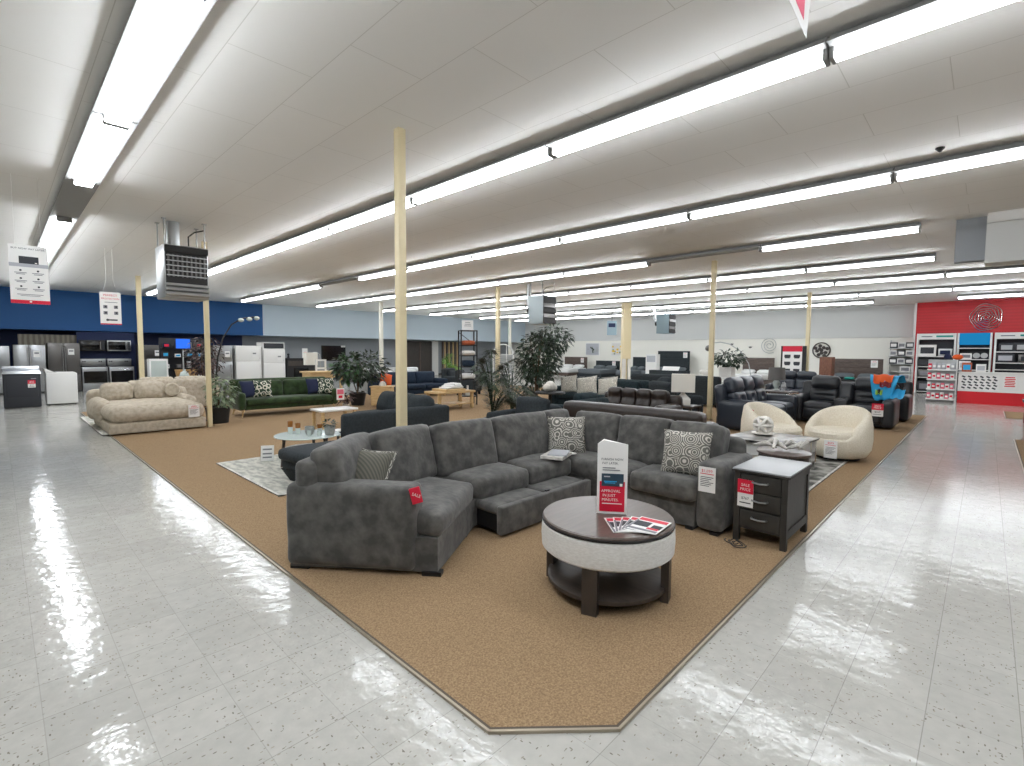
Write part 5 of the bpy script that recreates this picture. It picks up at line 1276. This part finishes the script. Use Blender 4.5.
MB().span((-.7, -.03, 0), (.7, .04, .85), .01).build('frame', 'black', t); MB().span((-.67, -.036, .04), (.67, -.03, .81)).build('screen', 'blackgl', t, smooth=False)
MB().span((.42, -.045, .76), (.68, -.036, .86)).build('paper_label', 'paper', t, smooth=False)
t = thing('dining_table', 'light oak table behind the green sofa', 'table', (8.1, 17.3, 0), 0)
MB().span((-.62, -.42, .78), (.62, .42, .84), .01).build('tabletop', 'oak', t); MB().span((-.55, -.36, .62), (.55, .36, .78)).build('apron', 'oak', t, smooth=False)
for sx in (-1, 1):
    for sy in (-1, 1): MB().box((sx * .55, sy * .36, .32), (.08, .08, .62)).build('leg', 'oak', t, smooth=False)
t = thing('picture_easel', 'white open wooden frame standing on the light oak table', 'frame', (8.1, 17.35, .842), 0)
for x in (-.17, .17): MB().span((x - .03, -.02, 0), (x + .03, .02, .42)).build('upright', 'white', t, smooth=False)
for z in (.1, .39): MB().span((-.14, -.018, z - .03), (.14, .018, z + .03)).build('rail', 'white', t, smooth=False)
t = thing('potted_plant', 'big dark leafy plant in a black pot beyond the slate sofa', 'plant', (7.2, 13.1, .012), 0)
pot(t, .24, .36, 'black'); stems(t, (0, 0, .33), [(.15, .05, 1.2), (-.2, .1, 1.0), (.05, -.15, 1.1), (-.05, 0, 1.3)], .018); leafcloud(t, (.1, 0, 1.1), (.74, .74, .46), 620, .2, .09, 'leafdk', 23, .3); leafcloud(t, (-.3, 0, 1.05), (.45, .5, .35), 160, .2, .085, 'leaf', 24, .3)
t = thing('potted_plant', 'small leafy plant in a white pot beside the green sofa', 'plant', (6.45, 12.35, .012), 0)
pot(t, .1, .16, 'ceramicw'); leafcloud(t, (0, 0, .34), (.16, .16, .2), 70, .14, .06, 'leafred', 25)
o = MB(); o.use(0).span((-.1, -.006, 0), (.1, .006, .3)); o.use(1).box((0, -.008, .21), (.17, .003, .13)); o.use(2).box((0, -.008, .08), (.1, .003, .07)); one('price_card', 'pink and white price card leaning by the end of the green sofa', 'tag', o, ['paper', 'pink', 'crimson'], (6.2, 12.18, .3), -8, None, smooth=False)
t = thing('oak_cabinet', 'small light oak cabinet topped by a white dome beside the big leafy plant', 'cabinet', (7.5, 12.25, .012), -45)
MB().span((-.28, -.2, .05), (.28, .2, .56), .006).build('body', 'oak', t); MB().span((-.31, -.23, .56), (.31, .23, .59), .006).build('top', 'oak', t)
for k in (0, 1): MB().span((-.25, -.215, .08 + .24 * k), (.25, -.2, .3 + .24 * k)).build('drawer', 'oak', t, smooth=False)
o = MB().lathe([(0, 0), (.09, 0), (.1, .04), (.07, .11), (0, .14)], n=20, cap=False); one('dome_ornament', 'white dome ornament on the small oak cabinet', 'ornament', o, 'ceramicw', (7.5, 12.25, .603))
sofa('blue_sofa', 'navy blue sofa with an orange pillow beyond the slate sofa', 'sofa', (9.8, 14.3, .012), 0, 2.7, .92, .44, .6, .2, .84, 3, 3, 'navyfab', 'oak', .12, None, (1, 1), False, .16, .42)
pillow('orange pillow leaning at the near end of the navy blue sofa', (8.72, 14.02, .66), .46, .46, .16, RZ(10) @ RX(-18) @ RY(20), 'orange')
sofa('grey_sofa', 'grey fabric sofa behind the navy blue sofa', 'sofa', (10.6, 16.4, .012), 0, 2.6, .92, .46, .64, .22, .92, 2, 2, 'galv', 'black', .1)
t = thing('coffee_table', 'long pale oak coffee table in front of the navy blue sofa', 'table', (8.6, 10.6, .012), 0)
MB().span((-.65, -.32, .44), (.65, .32, .5), .01).build('tabletop', 'oak', t); MB().span((-.4, -.3, .5), (.3, .3, .56), .01).build('raised_top', 'oak', t); MB().span((-.55, -.26, .12), (.55, .26, .15), .006).build('lower_shelf', 'oak', t)
for sx in (-1, 1):
    for sy in (-1, 1): MB().box((sx * .57, sy * .25, .22), (.07, .07, .44)).build('leg', 'oak', t, smooth=False)
# etagere
t = thing('etagere', 'tall narrow black open etagere holding pillows beside the palm', 'shelf', (9.75, 11.2, .012), -30)
W_, D_ = .235, .22
for sx in (-1, 1):
    for sy in (-1, 1): MB().box((sx * W_, sy * D_, 1.1), (.035, .035, 2.2)).build('upright', 'black', t, smooth=False)
LVL = (.25, .75, 1.12, 1.45, 1.75, 2.19)
for z in LVL: MB().span((-W_, -D_, z - .015), (W_, D_, z + .01)).build('shelf', 'black', t, smooth=False)
MB().tube([(-W_, D_, 2.15), (W_, D_, 1.8)], .01, 6).build('brace', 'black', t)
def onshelf(nm, lb, cat, mb, m, z, **kw): return one(nm, lb, cat, mb, m, (9.75, 11.2, z + .022), -30, **kw)
onshelf('folded_pillow', 'rust orange pillow on the upper board of the black etagere', 'pillow', MB().pad((0, 0, .07), (.37, .52, .13), .06, .008, 6), 'rust', 1.75)
onshelf('folded_pillow', 'pale peach pillow under the rust one on the black etagere', 'pillow', MB().pad((0, 0, .07), (.37, .54, .13), .06, .008, 6), 'linen', 1.45)
onshelf('folded_pillow', 'navy pillow on the middle board of the black etagere', 'pillow', MB().pad((-.0, 0, .09), (.37, .5, .18), .06, .008, 6), 'navyfab', 1.12)
onshelf('folded_throw', 'folded white throw on the second lowest board of the black etagere', 'blanket', MB().pad((0, 0, .08), (.37, .44, .15), .05, .008, 6, None, .015), 'mattress', .75)
onshelf('white_bottle', 'white bottle vase on the lowest board of the black etagere', 'vase', MB().lathe([(0, 0), (.07, 0), (.08, .1), (.03, .2), (.03, .3), (0, .3)], n=16, cap=False), 'ceramicw', .25)
t = thing('shelf_sign', 'white tilted paper sign standing on top of the black etagere', 'sign', (9.75, 11.2, 2.214), -30)
MB().box((0, 0, .15), (.34, .015, .3), rot=RX(-8)).build('sheet', 'paper', t, smooth=False)
b = MB()
for k in range(4): b.box((0, -.012 + .0 * k, .08 + .05 * k), (.24 - .03 * k, .004, .014), rot=RX(-8))
b.build('printing', 'inkgrey', t, smooth=False)
palm('bright green palm in front of the dark slatted opening', (15.6, 19.2, 0), 14, .75, 1.2, 'leafbright', 31, .2, .35, 'black', .06)
struct('door_1', MB().use(0).span((17.2, YW - .06, 0), (19.9, YW - .01, 2.2)).use(1).span((18.9, YW - .08, 0), (19.0, YW - .05, 2.15)).span((17.9, YW - .08, 0), (17.98, YW - .05, 2.15)), ['espresso', 'brownwood'])
struct('trim_door', MB().span((19.9, YW - .1, 0), (20.4, YW - .01, 2.24)), 'linen')
t = thing('slat_screen', 'brown vertical slat screen beside the dark doorway', 'screen', (21.4, YW - .12, 0), 0)
for k in range(8): MB().span((-.7 + .18 * k, -.03, 0), (-.6 + .18 * k, .03, 2.2)).build('slat', ['brownwood', 'oak'][k % 2], t, smooth=False)
t = thing('arch_mirror', 'white arched multi-pane mirror far behind the palms', 'mirror', (20.2, 20.1, .0), -30)
b = MB(); pts = [(-.6, 0, .3)] + [(-.6 * math.cos(a * math.pi / 12), 0, 1.4 + .6 * math.sin(a * math.pi / 12)) for a in range(13)] + [(.6, 0, .3)]
b.tube(pts, .035, 6); b.build('frame', 'white', t)
for q in ((-.2, 1.95), (.2, 1.95)): MB().cyl((q[0], 0, .3), (q[0], 0, q[1]), .02, n=6).build('glazing_bar', 'white', t)
for z in (.32, .85, 1.4): MB().cyl((-.59, 0, z), (.59, 0, z), .02, n=6).build('glazing_bar', 'white', t)
MB().prism([(-.59, .01), (.59, .01), (.59, .03), (-.59, .03)], .3, 1.4).build('mirror_pane', 'galv', t, smooth=False)
for x in (-.55, .55): MB().span((x - .05, -.2, 0), (x + .05, .2, .3)).build('foot', 'white', t, smooth=False)
t = thing('hanging_banner', 'blue-grey hanging banner far off before the cream wall', 'sign', (21.6, 13.75, 2.45), -55)
MB().span((-.24, -.004, 0), (.24, .004, .72)).build('board', 'heaterblue', t, smooth=False)
MB().box((0, -.006, .5), (.34, .003, .2)).build('printing', 'bluefab', t, smooth=False)
MB().cyl((0, 0, .7), (0, 0, ZC - 2.45), .012, n=6).build('hanging_line', 'ink', t)
for k, (x, y, a) in enumerate(((12.6, 15.2, 20), (11.9, 13.6, 35))):
    sofa('lounge_chair', ['charcoal lounge chair beyond the black etagere, nearest the bright palm', 'charcoal lounge chair beyond the black etagere, nearest the cream post'][k], 'armchair', (x, y, .012), a, .85, .85, .44, .6, .16, .9, 1, 1, 'slate', 'black', .12)
t = thing('white_ladder', 'white open ladder shelf seen right of the ficus', 'shelf', (26.9, 21.2, 0), -90)
for x in (-.3, .3): MB().cyl((x, .1, 0), (x, -.02, 2.3), .025, n=8).build('rail', 'white', t)
for k in range(6): MB().cyl((-.3, .08 - .02 * k, .3 + .36 * k), (.3, .08 - .02 * k, .3 + .36 * k), .02, n=8).build('rung', 'white', t)
t = thing('toy_lamp', 'white cloud-shaped table lamp on a dark table among the palms', 'lamp', (9.2, 7.55, .64), 0)
for k, (x, z, r_) in enumerate(((-.12, .1, .1), (0, .13, .13), (.13, .09, .09))): MB().ball((x, 0, z), r_, 10).build('lobe', 'ceramicw', t)
t = thing('side_table', 'round dark table under the white cloud-shaped lamp', 'table', (9.2, 7.55, .012), 0)
MB().lathe([(0, .58), (.36, .58), (.37, .6), (.36, .625), (0, .625)], n=32, cap=False).build('tabletop', 'black', t)
MB().lathe([(0, 0), (.22, 0), (.22, .03), (.04, .06), (.04, .58), (0, .58)], n=24, cap=False).build('pedestal', 'black', t)
# ================================================================ CAMERA, WORLD, VIEW
cam = bpy.data.cameras.new('camera'); co = bpy.data.objects.new('camera', cam); COL.objects.link(co)
cam.sensor_width = 36; cam.lens = 36 * 494 / 1024; cam.clip_start = .05; cam.clip_end = 200
yaw, pit, rol = R(43.81), R(3.67), R(.40)
fw = Vector((math.cos(yaw), math.sin(yaw), 0)); rt_ = Vector((math.sin(yaw), -math.cos(yaw), 0)); dn = Vector((0, 0, -1))
# image axes (x right, y down, z forward) of the tilted camera written in the level frame
A_ = Matrix(((math.cos(rol), -math.sin(rol), 0), (math.sin(rol), math.cos(rol), 0), (0, 0, 1))) @ Matrix(((1, 0, 0), (0, math.cos(pit), -math.sin(pit)), (0, math.sin(pit), math.cos(pit))))
ax = [rt_ * A_[i][0] + dn * A_[i][1] + fw * A_[i][2] for i in range(3)]
cx_, cy_, cz_ = ax[0], -ax[1], -ax[2]
co.matrix_world = Matrix(((cx_.x, cy_.x, cz_.x, 0), (cx_.y, cy_.y, cz_.y, 0), (cx_.z, cy_.z, cz_.z, 1.6), (0, 0, 0, 1)))
sc.camera = co
w = bpy.data.worlds.new('world'); sc.world = w; w.use_nodes = True
w.node_tree.nodes['Background'].inputs[0].default_value = (.8, .85, .9, 1); w.node_tree.nodes['Background'].inputs[1].default_value = .3
sc.view_settings.view_transform = 'Standard'; sc.view_settings.look = 'None'; sc.view_settings.gamma = 1; sc.view_settings.use_curve_mapping = False
sc.view_settings.exposure = .38
sc.cycles.use_denoising = True; sc.cycles.max_bounces = 8; sc.cycles.diffuse_bounces = 4; sc.cycles.glossy_bounces = 3; sc.cycles.transmission_bounces = 4
sc.cycles.sample_clamp_indirect = 6; sc.cycles.caustics_reflective = False; sc.cycles.caustics_refractive = False
